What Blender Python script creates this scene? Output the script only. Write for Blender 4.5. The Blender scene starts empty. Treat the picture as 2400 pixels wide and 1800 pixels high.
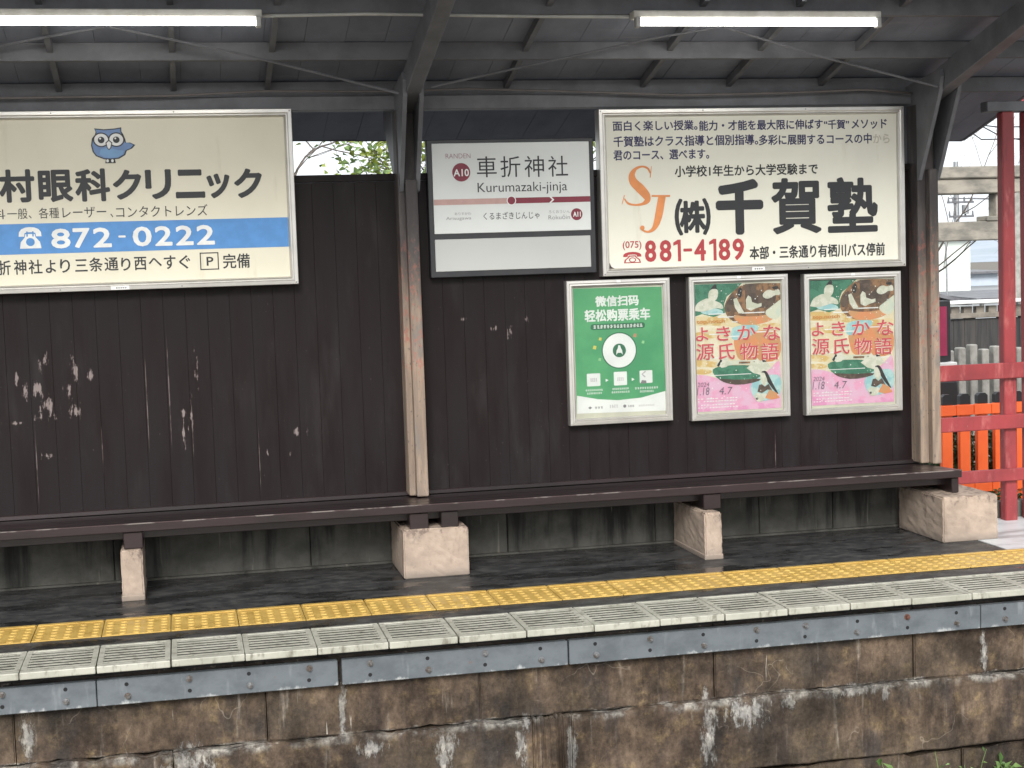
import bpy, bmesh, math, random
from mathutils import Vector, Matrix
R = math.radians
S = bpy.context.scene
COL = S.collection
random.seed(7)

# ------------------------------------------------------------------ camera
cam = bpy.data.cameras.new("camera"); co = bpy.data.objects.new("camera", cam); COL.objects.link(co)
YAW, PITCH, ROLL = R(12.07), R(4.21), R(-1.91)
cam.sensor_fit = 'HORIZONTAL'; cam.sensor_width = 36.0; cam.lens = 36.0 * 3600 / 2400
cam.clip_start = 0.05; cam.clip_end = 3000
fw = Vector((math.sin(YAW)*math.cos(PITCH), math.cos(YAW)*math.cos(PITCH), -math.sin(PITCH)))
rt = Vector((math.cos(YAW), -math.sin(YAW), 0)); up = rt.cross(fw)
rt2 = rt*math.cos(ROLL) + up*math.sin(ROLL); up2 = up*math.cos(ROLL) - rt*math.sin(ROLL)
co.matrix_world = Matrix(((rt2.x, up2.x, -fw.x, 0), (rt2.y, up2.y, -fw.y, 0), (rt2.z, up2.z, -fw.z, 1.554), (0, 0, 0, 1)))
S.camera = co

# ------------------------------------------------------------------ sky, sun, exposure
SUN_EL, SUN_AZ = R(34), R(194)          # behind the camera, a little to the left
w = bpy.data.worlds.new("World"); S.world = w; w.use_nodes = True
nt = w.node_tree; bg = nt.nodes['Background']
sky = nt.nodes.new('ShaderNodeTexSky'); sky.sky_type = 'NISHITA'; sky.sun_disc = False
sky.sun_elevation = SUN_EL; sky.sun_rotation = SUN_AZ; sky.air_density = 1.0; sky.dust_density = 4.0
hs = nt.nodes.new('ShaderNodeHueSaturation'); hs.inputs['Saturation'].default_value = 0.22
mx = nt.nodes.new('ShaderNodeMix'); mx.data_type = 'RGBA'; mx.inputs[0].default_value = 0.7
mx.inputs[7].default_value = (8.6, 9.1, 9.5, 1)      # even cloud layer, in the sky texture's own units
nt.links.new(sky.outputs[0], hs.inputs['Color']); nt.links.new(hs.outputs[0], mx.inputs[6])
nt.links.new(mx.outputs[2], bg.inputs['Color']); bg.inputs['Strength'].default_value = 0.1
sl = bpy.data.lights.new("sun", 'SUN'); sl.energy = 1.8; sl.angle = R(22); sl.color = (1, .97, .93)
so = bpy.data.objects.new("sun", sl); COL.objects.link(so)
so.rotation_euler = Vector((-math.sin(SUN_AZ)*math.cos(SUN_EL), -math.cos(SUN_AZ)*math.cos(SUN_EL), -math.sin(SUN_EL))).to_track_quat('-Z', 'Y').to_euler()
S.view_settings.view_transform = 'Standard'; S.view_settings.look = 'None'
S.view_settings.exposure = 0.88; S.view_settings.gamma = 1.0
S.cycles.max_bounces = 8; S.cycles.use_denoising = True

# ------------------------------------------------------------------ helpers
def tag(o, label=None, cat=None, group=None, kind=None):
    if label: o['label'] = label
    if cat: o['category'] = cat
    if group: o['group'] = group
    if kind: o['kind'] = kind
    return o
def thing(name, loc, label, cat, group=None):
    o = bpy.data.objects.new(name, None); o.empty_display_size = .1; COL.objects.link(o); o.location = loc
    return tag(o, label, cat, group)
def wloc(o):
    v = Vector((0, 0, 0))
    while o is not None: v += o.location; o = o.parent
    return v
def obj(name, bm, m, parent=None, smooth=False, origin=None):
    me = bpy.data.meshes.new(name)
    if parent is not None: off = wloc(parent)
    elif origin is not None: off = Vector(origin)
    else:
        xs = [v.co for v in bm.verts]
        off = Vector(((min(c.x for c in xs)+max(c.x for c in xs))/2, (min(c.y for c in xs)+max(c.y for c in xs))/2, min(c.z for c in xs)))
    bmesh.ops.translate(bm, verts=bm.verts, vec=-off)
    bm.to_mesh(me); bm.free()
    for mm in (m if isinstance(m, (list, tuple)) else [m]): me.materials.append(mm)
    if smooth:
        for p in me.polygons: p.use_smooth = True
    o = bpy.data.objects.new(name, me); COL.objects.link(o)
    if parent is not None: o.parent = parent
    else: o.location = off
    return o
def dup(root, d, label=None, parent=None):
    c = root.copy(); COL.objects.link(c)
    if parent is None: c.location = root.location + Vector(d)
    else: c.parent = parent
    if label: c['label'] = label
    for ch in list(root.children): dup(ch, (0, 0, 0), None, c)
    return c
def NB(): return bmesh.new()
def box(bm, x0, x1, y0, y1, z0, z1, bev=0, seg=1):
    t = bmesh.new(); bmesh.ops.create_cube(t, size=1)
    for v in t.verts: v.co = Vector(((x0+x1)/2+v.co.x*(x1-x0), (y0+y1)/2+v.co.y*(y1-y0), (z0+z1)/2+v.co.z*(z1-z0)))
    if bev: bmesh.ops.bevel(t, geom=t.edges[:], offset=bev, segments=seg, affect='EDGES', profile=.5)
    return join(bm, t)
def join(bm, t):
    me = bpy.data.meshes.new('tmp'); t.to_mesh(me); t.free(); n = len(bm.verts); bm.from_mesh(me); bpy.data.meshes.remove(me)
    bm.verts.ensure_lookup_table(); return bm.verts[n:]
def bar(bm, a, b, wx, wz, upv=(0, 0, 1), bev=0):
    """a rectangular bar from a to b, wx wide across and wz tall"""
    a, b = Vector(a), Vector(b); d = (b-a); L = d.length; d.normalize()
    s = d.cross(Vector(upv)).normalized(); u = s.cross(d)
    vs = box(bm, -wx/2, wx/2, -L/2, L/2, -wz/2, wz/2, bev)
    for v in vs:
        c = v.co.copy(); v.co = (a+b)/2 + s*c.x + d*c.y + u*c.z
def tube(bm, pts, radii, n=6, cap=True):
    pts = [Vector(p) for p in pts]; rings = []
    if not isinstance(radii, (list, tuple)): radii = [radii]*len(pts)
    for i, p in enumerate(pts):
        d = (pts[min(i+1, len(pts)-1)]-pts[max(i-1, 0)]).normalized()
        s = d.cross(Vector((0, 0, 1)) if abs(d.z) < .9 else Vector((1, 0, 0))).normalized(); u = s.cross(d)
        rings.append([bm.verts.new(p+(s*math.cos(2*math.pi*k/n)+u*math.sin(2*math.pi*k/n))*radii[i]) for k in range(n)])
    for a, b in zip(rings, rings[1:]):
        for k in range(n): bm.faces.new((a[k], a[(k+1) % n], b[(k+1) % n], b[k]))
    if cap:
        bm.faces.new(rings[0][::-1]); bm.faces.new(rings[-1])
def sheet(bm, pts, y):
    """flat printed shape on a plane facing the track, pts are (x, z)"""
    t = bmesh.new(); vs = [t.verts.new((x, y, z)) for x, z in pts]
    es = [t.edges.new((vs[i], vs[(i+1) % len(vs)])) for i in range(len(vs))]
    bmesh.ops.triangle_fill(t, use_beauty=True, use_dissolve=False, edges=es)
    for f in t.faces:
        f.normal_update()
        if f.normal.y > 0: f.normal_flip()
    join(bm, t)
def disc(bm, cx, cz, r, y, n=40, r2=None): sheet(bm, [(cx+r*math.cos(2*math.pi*k/n), cz+(r2 or r)*math.sin(2*math.pi*k/n)) for k in range(n)], y)
def rect(bm, r, y): sheet(bm, [(r[0], r[2]), (r[1], r[2]), (r[1], r[3]), (r[0], r[3])], y)
def rrect(bm, r, y, q):
    pts = []
    for cx, cz, a0 in ((r[1]-q, r[3]-q, 0), (r[0]+q, r[3]-q, 90), (r[0]+q, r[2]+q, 180), (r[1]-q, r[2]+q, 270)):
        pts += [(cx+q*math.cos(R(a0+18*k)), cz+q*math.sin(R(a0+18*k))) for k in range(6)]
    sheet(bm, pts, y)
def ribbon(bm, path, widths, y, sub=6):
    """a brush stroke of varying width along a smooth path"""
    P = [Vector((x, 0, z)) for x, z in path]; out = []; W = []
    for i in range(len(P)-1):
        p0, p1, p2, p3 = P[max(i-1, 0)], P[i], P[i+1], P[min(i+2, len(P)-1)]
        for k in range(sub):
            t = k/sub
            out.append(.5*((2*p1)+(-p0+p2)*t+(2*p0-5*p1+4*p2-p3)*t*t+(-p0+3*p1-3*p2+p3)*t**3)); W.append(widths[i]*(1-t)+widths[i+1]*t)
    out.append(P[-1]); W.append(widths[-1]); L = []; Q = []
    for i, p in enumerate(out):
        d = (out[min(i+1, len(out)-1)]-out[max(i-1, 0)]).normalized(); n = Vector((-d.z, 0, d.x))
        L.append(bm.verts.new((p.x+n.x*W[i]/2, y, p.z+n.z*W[i]/2))); Q.append(bm.verts.new((p.x-n.x*W[i]/2, y, p.z-n.z*W[i]/2)))
    for i in range(len(out)-1):
        f = bm.faces.new((L[i], L[i+1], Q[i+1], Q[i])); f.normal_update()
        if f.normal.y > 0: f.normal_flip()
def glyphs(bm, items, y, off=0.0, slant=0.0):
    """each item = (string, x0, x1, z0, z1): the string is fitted to that rectangle on the sign; off > 0 thickens every stroke by off metres a side"""
    for s, x0, x1, z0, z1 in items:
        if s == '1':                       # a plain grotesque numeral one: flag and stem
            W, H = x1-x0, z1-z0; sheet(bm, [(x1-W*.42, z0), (x1, z0), (x1, z1), (x1-W*.40, z1), (x0, z1-H*.13), (x0, z1-H*.27), (x1-W*.42, z1-H*.21)], y); continue
        c = bpy.data.curves.new('lettering', 'FONT'); c.body = s; c.offset = min(off, 0); c.resolution_u = 3; c.shear = slant
        t = bpy.data.objects.new('lettering', c); COL.objects.link(t)
        dg = bpy.context.evaluated_depsgraph_get(); me = bpy.data.meshes.new_from_object(t.evaluated_get(dg))
        vs = [v.co.copy() for v in me.vertices]; r = max(off, 0)
        a0, a1 = min(v.x for v in vs), max(v.x for v in vs); b0, b1 = min(v.y for v in vs), max(v.y for v in vs)
        n = 0 if r == 0 else (8 if r < .003 else 14); rz = min(r, (z1-z0)*.45)
        for k in range(n+1):
            dx, dz = (0, 0) if k == n else (r*math.cos(2*math.pi*(k+.5)/n), rz*math.sin(2*math.pi*(k+.5)/n))
            for v, q in zip(me.vertices, vs):
                v.co = Vector((dx+x0+r+(q.x-a0)/(a1-a0)*(x1-x0-2*r), y-k*2e-5, dz+z0+rz+(q.y-b0)/max(b1-b0, 1e-5)*(z1-z0-2*rz)))
            bm.from_mesh(me)
        bpy.data.meshes.remove(me); bpy.data.objects.remove(t); bpy.data.curves.remove(c)
def frame(bm, r, prof):
    """picture-frame moulding: prof = [(inset, y), ...] from the outer back edge inwards"""
    rings = [[bm.verts.new(p) for p in ((r[0]+i, y, r[2]+i), (r[1]-i, y, r[2]+i), (r[1]-i, y, r[3]-i), (r[0]+i, y, r[3]-i))] for i, y in prof]
    for a, b in zip(rings, rings[1:]):
        for k in range(4): bm.faces.new((a[k], a[(k+1) % 4], b[(k+1) % 4], b[k]))

# ------------------------------------------------------------------ materials
class NT:
    def __init__(s, name, rough=.5, metal=0, spec=.5):
        s.m = bpy.data.materials.new(name); s.m.use_nodes = True; s.t = s.m.node_tree
        s.b = s.t.nodes['Principled BSDF']; s.b.inputs['Roughness'].default_value = rough
        s.b.inputs['Metallic'].default_value = metal; s.b.inputs['Specular IOR Level'].default_value = spec
        s.g = s.t.nodes.new('ShaderNodeNewGeometry').outputs['Position']; s.sep = None
    def n(s, k, **kw):
        x = s.t.nodes.new(k)
        for a, v in kw.items(): setattr(x, a, v)
        return x
    def put(s, sock, v):
        if isinstance(v, bpy.types.NodeSocket): s.t.links.new(v, sock)
        else:
            if isinstance(v, (tuple, list)) and len(v) == 3 and sock.type == 'RGBA': v = (*v, 1)
            sock.default_value = v
    def math(s, op, a, b=None, c=None, clamp=False):
        x = s.n('ShaderNodeMath', operation=op, use_clamp=clamp); s.put(x.inputs[0], a)
        if b is not None: s.put(x.inputs[1], b)
        if c is not None: s.put(x.inputs[2], c)
        return x.outputs[0]
    def axis(s, i):
        if s.sep is None: s.sep = s.n('ShaderNodeSeparateXYZ'); s.put(s.sep.inputs[0], s.g)
        return s.sep.outputs[i]
    def noise(s, scale, stretch=(1, 1, 1), detail=6, rough=.6, off=(0, 0, 0), dist=0):
        mp = s.n('ShaderNodeMapping'); s.put(mp.inputs[0], s.g); mp.inputs['Scale'].default_value = stretch; mp.inputs['Location'].default_value = off
        x = s.n('ShaderNodeTexNoise'); s.put(x.inputs['Vector'], mp.outputs[0]); x.inputs['Scale'].default_value = scale
        x.inputs['Detail'].default_value = detail; x.inputs['Roughness'].default_value = rough; x.inputs['Distortion'].default_value = dist
        return x.outputs[0]
    def ramp(s, v, a, b, lo=0., hi=1.):
        x = s.n('ShaderNodeMapRange', interpolation_type='SMOOTHSTEP'); s.put(x.inputs[0], v)
        for i, q in enumerate((a, b, lo, hi)): s.put(x.inputs[1+i], q)
        return x.outputs[0]
    def mix(s, f, a, b):
        x = s.n('ShaderNodeMix', data_type='RGBA'); s.put(x.inputs[0], f); s.put(x.inputs[6], a); s.put(x.inputs[7], b); return x.outputs[2]
    def col(s, v): s.put(s.b.inputs['Base Color'], v); return s
    def rough(s, v): s.put(s.b.inputs['Roughness'], v); return s
    def bump(s, h, strength=.3, dist=.01):
        x = s.n('ShaderNodeBump'); x.inputs['Strength'].default_value = strength; x.inputs['Distance'].default_value = dist
        s.put(x.inputs['Height'], h); s.put(s.b.inputs['Normal'], x.outputs[0]); return s
    def spots(s, L):
        """largest of several elliptical patches (x, z, rx, rz): 1 in the middle, 0 at the rim"""
        acc = 0.0
        for cx, cz, rx, rz in L:
            a = s.n('ShaderNodeVectorMath', operation='SUBTRACT'); s.put(a.inputs[0], s.g); a.inputs[1].default_value = (cx, 0, cz)
            b = s.n('ShaderNodeVectorMath', operation='MULTIPLY'); s.put(b.inputs[0], a.outputs[0]); b.inputs[1].default_value = (1/rx, 0, 1/rz)
            c = s.n('ShaderNodeVectorMath', operation='LENGTH'); s.put(c.inputs[0], b.outputs[0])
            acc = s.math('MAXIMUM', acc, s.math('SUBTRACT', 1.0, c.outputs['Value']))
        return acc
def plain(name, c, rough=.5, metal=0, c2=None, scale=6, stretch=(1, 1, 1), bump=0, bscale=80, spec=.5, lo=.35, hi=.65):
    m = NT(name, rough, metal, spec)
    if c2 is None: c2 = tuple(x*.8 for x in c)
    m.col(m.mix(m.ramp(m.noise(scale, stretch), lo, hi), c, c2))
    if bump: m.bump(m.noise(bscale, stretch), bump, .004)
    return m.m
def ink(name, c, rough=.45): return plain(name, c, rough, c2=tuple(x*.88 for x in c), scale=14)

def mat_boards():
    m = NT('brown painted boards', .48, spec=.16)
    g = m.noise(9, (1, 1, .16), 8); f = m.noise(60, (1, 1, .05), 4)
    base = m.mix(m.ramp(g, .35, .65), (.0115, .0068, .0072), (.0140, .0105, .0112))
    base = m.mix(m.ramp(m.noise(4, (1.6, 1, .35), 8, .65), .52, .72, 0, .6), base, (.026, .0225, .0225))
    base = m.mix(m.ramp(f, .55, .75, 0, .35), base, (.007, .0045, .0045))
    sp = m.spots([(-.836, 1.1, .03, .06), (-.797, 1.03, .03, .08), (-.70, 1.16, .05, .08), (-.735, 1.03, .045, .10), (-.69, .93, .075, .09), (-.55, 1.10, .045, .12), (-.585, 1.0, .03, .09),
                  (-.553, .905, .06, .06), (-.467, 1.08, .035, .05), (-.71, .685, .05, .03), (-.73, .88, .05, .05), (-.85, .86, .09, .02), (-.012, .87, .03, .03), (-.014, .77, .014, .11), (.03, .85, .012, .2), (.01, .80, .02, .06),
                  (.575, .74, .028, .045), (.632, .745, .03, .05), (.415, .628, .014, .03), (.533, .625, .012, .03), (1.662, 1.245, .04, .03), (1.755, 1.215, .04, .045), (1.844, 1.288, .022, .03), (1.498, 1.301, .03, .02), (.07, 1.1, .02, .14)])
    k = m.math('ADD', m.math('MULTIPLY', sp, .5), m.math('MULTIPLY', m.math('SUBTRACT', m.noise(26, (2.0, 1, .5), 8, .75), .5), 2.5))
    k = m.math('MULTIPLY', m.ramp(k, .36, .48), m.ramp(sp, 0, .12))
    base = m.mix(m.math('MULTIPLY', k, .8), base, (.25, .205, .195))
    sc = m.spots([(-.078, .98, .0035, .33), (-.193, .93, .003, .3), (-.76, .63, .003, .24), (.032, .79, .004, .17), (-.43, .70, .003, .14), (3.276, .47, .003, .14), (.372, .6, .002, .2)])
    base = m.mix(m.math('MULTIPLY', m.ramp(sc, 0, .5), m.ramp(m.noise(40, (1, 1, .3)), .4, .6, .1, .55)), base, (.22, .18, .17))
    fl = m.ramp(m.noise(85, (1, 1, .7), 2), .735, .76)
    base = m.mix(m.math('MULTIPLY', fl, .35), base, (.30, .26, .25))
    m.col(base); m.rough(m.ramp(g, .3, .7, .40, .62)); m.bump(m.math('ADD', f, m.math('MULTIPLY', g, .6)), .25, .003); return m.m
def mat_stone():
    m = NT('weathered brown retaining stone', .72, spec=.15)
    n1 = m.noise(3.2, (1, 1, .9), 9, .68); n2 = m.noise(11, (1, 1, 1), 9, .7, (3, 1, 2)); st = m.noise(14, (1, 1, .07), 6, .6, (1, 0, 0)); st2 = m.noise(46, (1, 1, .05), 3, .5)
    c = m.mix(m.ramp(n1, .32, .68), (.040, .028, .021), (.135, .097, .068))
    c = m.mix(m.ramp(n2, .50, .72, 0, .75), c, (.21, .150, .080))
    c = m.mix(m.ramp(m.noise(1.1, (1, 0, 2.4), 3, .5, (4, 0, 7)), .42, .62, 0, .6), c, (.050, .041, .031))
    c = m.mix(m.ramp(m.noise(5, (1, 1, .5), 8, .6, (9, 2, 1)), .50, .66, 0, .85), c, (.035, .030, .027))
    c = m.mix(m.ramp(m.noise(70, (1, 1, .7), 6, .75, (2, 2, 5)), .55, .72, 0, .55), c, (.028, .024, .022))
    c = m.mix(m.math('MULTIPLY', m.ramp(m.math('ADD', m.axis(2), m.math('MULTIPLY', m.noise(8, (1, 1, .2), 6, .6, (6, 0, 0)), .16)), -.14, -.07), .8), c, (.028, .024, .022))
    c = m.mix(m.ramp(st, .52, .72, 0, .62), c, (.045, .034, .030))
    c = m.mix(m.ramp(m.noise(20, (1, 1, .11), 5, .6, (4, 0, 0)), .60, .78, 0, .55), c, (.33, .29, .24))
    # chalky lime that has run out of the bed joint and down the lower course
    z = m.axis(2)
    zz = m.math('ADD', z, m.math('MULTIPLY', m.math('SUBTRACT', m.noise(13, (1, 1, 0), 6), .5), .05))
    jl = m.math('MULTIPLY', m.ramp(zz, -.455, -.42), m.ramp(zz, -.400, -.412))
    jl = m.math('MULTIPLY', jl, m.ramp(m.noise(2.6, (1, 1, .3), 5, .7, (5, 0, 0)), .42, .56))
    sp = m.spots([(.72, -.47, .10, .06), (1.04, -.49, .075, .10), (1.03, -.55, .05, .13), (2.24, -.56, .055, .28), (2.42, -.48, .17, .10), (2.62, -.45, .06, .07), (2.97, -.425, .20, .045), (3.1, -.45, .035, .08), (-.05, -.46, .16, .10), (-.70, -.30, .05, .20), (-.86, -.35, .04, .2),
                  (1.37, -.52, .045, .16), (1.60, -.56, .035, .20), (.60, -.30, .03, .2), (3.62, -.30, .03, .17), (1.40, -.42, .025, .06)])
    k = m.math('ADD', m.math('MULTIPLY', sp, .85), m.math('MULTIPLY', m.math('SUBTRACT', m.noise(34, (1, 1, .35), 9, .8, (2, 2, 0)), .5), 3.0))
    k = m.math('MAXIMUM', m.math('MULTIPLY', m.ramp(k, .28, .62), m.ramp(sp, 0, .2)), m.math('MULTIPLY', jl, m.ramp(n2, .38, .58)))
    c = m.mix(m.math('MULTIPLY', k, .54), c, m.mix(m.ramp(n2, .4, .6), (.34, .335, .32), (.52, .50, .45)))
    # thin white drips and cracks
    dr = m.math('MULTIPLY', m.ramp(st2, .68, .73), m.ramp(m.noise(4, (1, 1, .5), 3, .5, (7, 0, 3)), .52, .62))
    c = m.mix(m.math('MULTIPLY', dr, .55), c, (.58, .54, .46))
    v = m.n('ShaderNodeTexVoronoi', feature='DISTANCE_TO_EDGE'); mp = m.n('ShaderNodeMapping'); m.put(mp.inputs[0], m.g)
    wv = m.n('ShaderNodeVectorMath', operation='ADD'); cn = m.n('ShaderNodeTexNoise'); cn.inputs['Scale'].default_value = 6; m.put(cn.inputs['Vector'], m.g)
    sc = m.n('ShaderNodeVectorMath', operation='SCALE'); m.put(sc.inputs[0], cn.outputs['Color']); sc.inputs['Scale'].default_value = .35
    m.put(wv.inputs[0], m.g); m.put(wv.inputs[1], sc.outputs[0]); m.put(v.inputs['Vector'], wv.outputs[0]); v.inputs['Scale'].default_value = 2.4
    cr = m.math('MULTIPLY', m.ramp(v.outputs['Distance'], .007, .002), m.ramp(m.noise(3, (1, 1, 1), 3, .5, (1, 8, 3)), .52, .60))
    c = m.mix(m.math('MULTIPLY', cr, .22), c, (.40, .34, .27))
    gm = m.n('ShaderNodeMix', data_type='RGBA', blend_type='MULTIPLY'); gm.inputs[0].default_value = 1
    m.put(gm.inputs[6], c); gv = m.math('MULTIPLY', m.ramp(m.noise(48, (1, 1, .8), 9, .8, (6, 3, 1)), .3, .7, .68, 1.28), m.ramp(m.noise(7, (1, 1, .6), 7, .7, (2, 9, 9)), .32, .68, .55, 1.5))
    gc = m.n('ShaderNodeCombineColor'); [m.put(gc.inputs[q], gv) for q in range(3)]; m.put(gm.inputs[7], gc.outputs[0]); c = gm.outputs[2]
    m.col(c); m.rough(m.ramp(n1, .3, .7, .5, .85))
    m.bump(m.math('ADD', m.math('ADD', m.math('MULTIPLY', n2, .9), n1), m.math('MULTIPLY', k, .3)), .65, .018); return m.m
def mat_asphalt():
    m = NT('wet dark asphalt', .4, spec=.35)
    n1 = m.noise(2.2, (1, 2.5, 1), 7, .6); n2 = m.noise(120, (1, 1, 1), 3)
    wet = m.ramp(n1, .49, .60)
    c = m.mix(m.ramp(m.noise(9, (1, 2, 1), 7, .7), .4, .7), (.030, .030, .031), (.085, .084, .082))
    c = m.mix(m.math('MULTIPLY', wet, .7), c, (.008, .008, .009))
    c = m.mix(m.ramp(m.noise(70, (1, 1, 1), 2, .5, (4, 4, 0)), .745, .77, 0, .6), c, (.30, .28, .25))
    m.col(c); m.rough(m.ramp(wet, 0, 1, .50, .16)); m.bump(m.math('ADD', m.math('MULTIPLY', n2, m.ramp(wet, 0, 1, .5, .08)), m.math('MULTIPLY', n1, .8)), .45, .012); return m.m
def mat_pier():
    m = NT('pinkish painted concrete', .8, spec=.3)
    n1 = m.noise(9, (1, 1, 1), 8, .65); n2 = m.noise(45, (1, 1, 1), 6, .7)
    c = m.mix(m.ramp(n1, .3, .7), (.44, .345, .275), (.31, .245, .195))
    c = m.mix(m.ramp(m.noise(16, (1, 1, .25), 7), .57, .74, 0, .7), c, (.22, .165, .13))
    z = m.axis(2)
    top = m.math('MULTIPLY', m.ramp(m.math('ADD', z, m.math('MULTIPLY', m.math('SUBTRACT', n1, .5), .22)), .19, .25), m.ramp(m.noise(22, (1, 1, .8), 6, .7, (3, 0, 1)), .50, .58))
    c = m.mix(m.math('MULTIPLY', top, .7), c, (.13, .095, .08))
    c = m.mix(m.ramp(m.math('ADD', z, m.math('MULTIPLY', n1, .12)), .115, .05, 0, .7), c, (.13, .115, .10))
    c = m.mix(m.ramp(m.noise(13, (1, 1, 1), 8, .75, (9, 4, 2)), .58, .68, 0, .45), c, (.16, .14, .12))
    m.col(c); m.bump(m.math('ADD', n2, n1), .35, .006); return m.m
def mat_plinth():
    m = NT('stained and shaded concrete plinth', .75, spec=.15)
    st = m.noise(7, (1, 1, .10), 6, .6, (2, 0, 0)); z = m.axis(2)
    c = m.mix(m.ramp(m.noise(5, (1, 1, 1), 8, .65), .35, .68), (.105, .102, .090), (.060, .059, .052))
    c = m.mix(m.ramp(m.math('ADD', st, m.math('MULTIPLY', z, .35)), .50, .68, 0, .85), c, (.014, .014, .014))  # stain streaks, deepened towards the top as painted shade under the bench
    c = m.mix(m.ramp(m.noise(24, (1, 1, .07), 4), .62, .74, 0, .5), c, (.26, .25, .20))
    m.col(c); m.bump(m.noise(30, (1, 1, 1), 8, .7), .35, .006); return m.m
def mat_post():
    m = NT('peeling painted timber', .65, spec=.35)
    z = m.axis(2); g = m.noise(6, (2, 2, .5), 8, .65); f = m.noise(40, (1, 1, .08), 5)
    bare = m.mix(m.ramp(f, .35, .65), (.31, .235, .175), (.205, .155, .12))
    bare = m.mix(m.ramp(m.noise(10, (1.5, 1.5, .5), 6, .6, (0, 0, 5)), .50, .66, 0, .8), bare, (.17, .15, .135))
    paint = m.mix(m.ramp(g, .4, .65), (.045, .040, .040), (.085, .075, .072))
    t = m.math('ADD', z, m.math('MULTIPLY', m.math('SUBTRACT', g, .5), 1.1))
    c = m.mix(m.ramp(t, 1.15, 1.75), bare, paint)
    fleck = m.math('MULTIPLY', m.ramp(m.noise(38, (1, 1, .6), 6, .75, (8, 1, 0)), .52, .60), m.math('MULTIPLY', m.ramp(z, .95, 1.1), m.ramp(z, 1.9, 1.45)))
    c = m.mix(m.math('MULTIPLY', fleck, .7), c, (.33, .115, .085))
    c = m.mix(m.math('MULTIPLY', m.ramp(m.noise(60, (1, 1, .5), 5, .7, (2, 7, 0)), .60, .66), m.ramp(z, 2.0, 1.2)), c, (.10, .085, .078))
    m.col(c); m.bump(m.math('ADD', f, g), .35, .005); return m.m
def mat_tile():
    m = NT('yellow tactile paving', .42, spec=.5)
    c = m.mix(m.ramp(m.noise(5, (1, 1, 1), 8, .65), .35, .68), (.56, .37, .10), (.44, .28, .07))
    c = m.mix(m.ramp(m.noise(18, (1, 1.4, 1), 8, .7, (3, 3, 0)), .56, .70, 0, .75), c, (.33, .20, .05))
    c = m.mix(m.ramp(m.noise(90, (1, 1, 1), 3, .5), .66, .72, 0, .6), c, (.14, .09, .04))
    m.col(c); m.rough(m.ramp(m.noise(9), .35, .65, .25, .55)); m.bump(m.noise(150, (1, 1, 1), 3), .2, .002); return m.m
def mat_grate():
    m = NT('off white resin grating', .5)
    c = m.mix(m.ramp(m.noise(6, (1, 1, 1), 8, .65), .35, .7), (.43, .42, .355), (.31, .305, .25))
    c = m.mix(m.ramp(m.noise(26, (1, 1, .4), 7, .7, (2, 4, 0)), .50, .68, 0, .8), c, (.13, .12, .09))
    m.col(c); m.bump(m.noise(120), .12, .002); return m.m
def mat_plate():
    m = NT('blue grey painted steel', .42, metal=.0, spec=.5)
    z = m.axis(2); n1 = m.noise(7, (1, 1, 1.5), 8, .65)
    c = m.mix(m.ramp(n1, .35, .7), (.135, .152, .165), (.085, .098, .108))
    c = m.mix(m.ramp(m.noise(16, (1, 1, .2), 6, .6, (5, 0, 0)), .56, .74, 0, .55), c, (.27, .29, .30))
    e = m.math('ADD', m.math('MULTIPLY', m.math('SUBTRACT', z, -.178), -14), m.math('MULTIPLY', m.noise(9, (1, 1, .6), 8, .7, (1, 6, 0)), 2.0))
    c = m.mix(m.ramp(e, .95, 1.25, 0, .75), c, (.52, .53, .52))
    r = m.math('MULTIPLY', m.ramp(m.noise(13, (1, 1, 1), 8, .75, (7, 7, 7)), .62, .68), m.ramp(m.noise(2.3, (1, 1, 1), 3), .5, .6))
    c = m.mix(m.math('MULTIPLY', r, .8), c, (.20, .075, .03))
    m.col(c); m.rough(m.ramp(n1, .3, .7, .3, .55)); m.bump(m.math('ADD', n1, m.math('MULTIPLY', e, .05)), .25, .004); return m.m
def mat_alu(name='brushed aluminium moulding', c=(.62, .60, .56)):
    m = NT(name, .34, metal=.72)
    m.col(m.mix(m.ramp(m.noise(7, (1, 1, 1), 6), .4, .7), c, tuple(x*.88 for x in c)))
    return m.m
def mat_sign(name, c, dirt=(.42, .36, .24)):
    m = NT(name, .35, spec=.4)
    k = m.mix(m.ramp(m.noise(2.2, (1, 1, .8), 7), .4, .75, 0, .5), c, tuple(a*.86 for a in c))
    k = m.mix(m.ramp(m.noise(9, (1, 1, .18), 6, .6, (3, 0, 0)), .60, .8, 0, .35), k, dirt)
    m.col(k); return m.m
def mat_roof():
    m = NT('dark grey roof underside', .6, spec=.35)
    c = m.mix(m.ramp(m.noise(4, (1, .5, 1), 8, .6), .35, .7), (.225, .245, .30), (.16, .175, .215))
    c = m.mix(m.ramp(m.noise(9, (.25, 1.5, 1), 6, .6, (3, 1, 0)), .58, .74, 0, .5), c, (.30, .30, .31))
    m.col(c); m.bump(m.noise(20, (.2, 1, 1), 5), .2, .004); return m.m
def mat_red():
    m = NT('weathered vermilion red paint', .5)
    c = m.mix(m.ramp(m.noise(4, (1, 1, .7), 8, .65), .35, .7), (.30, .038, .042), (.20, .027, .031))
    c = m.mix(m.ramp(m.noise(14, (1, 1, .3), 7, .65, (2, 0, 4)), .54, .72, 0, .7), c, (.44, .13, .12))
    c = m.mix(m.ramp(m.noise(30, (1, 1, .12), 7, .75, (5, 0, 4)), .58, .70, 0, .6), c, (.10, .022, .025))
    c = m.mix(m.ramp(m.noise(75, (1, 1, .4), 5, .7, (5, 2, 4)), .66, .72, 0, .6), c, (.42, .30, .25))
    m.col(c); m.bump(m.noise(30, (1, 1, .3), 6), .15, .004); return m.m
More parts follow.
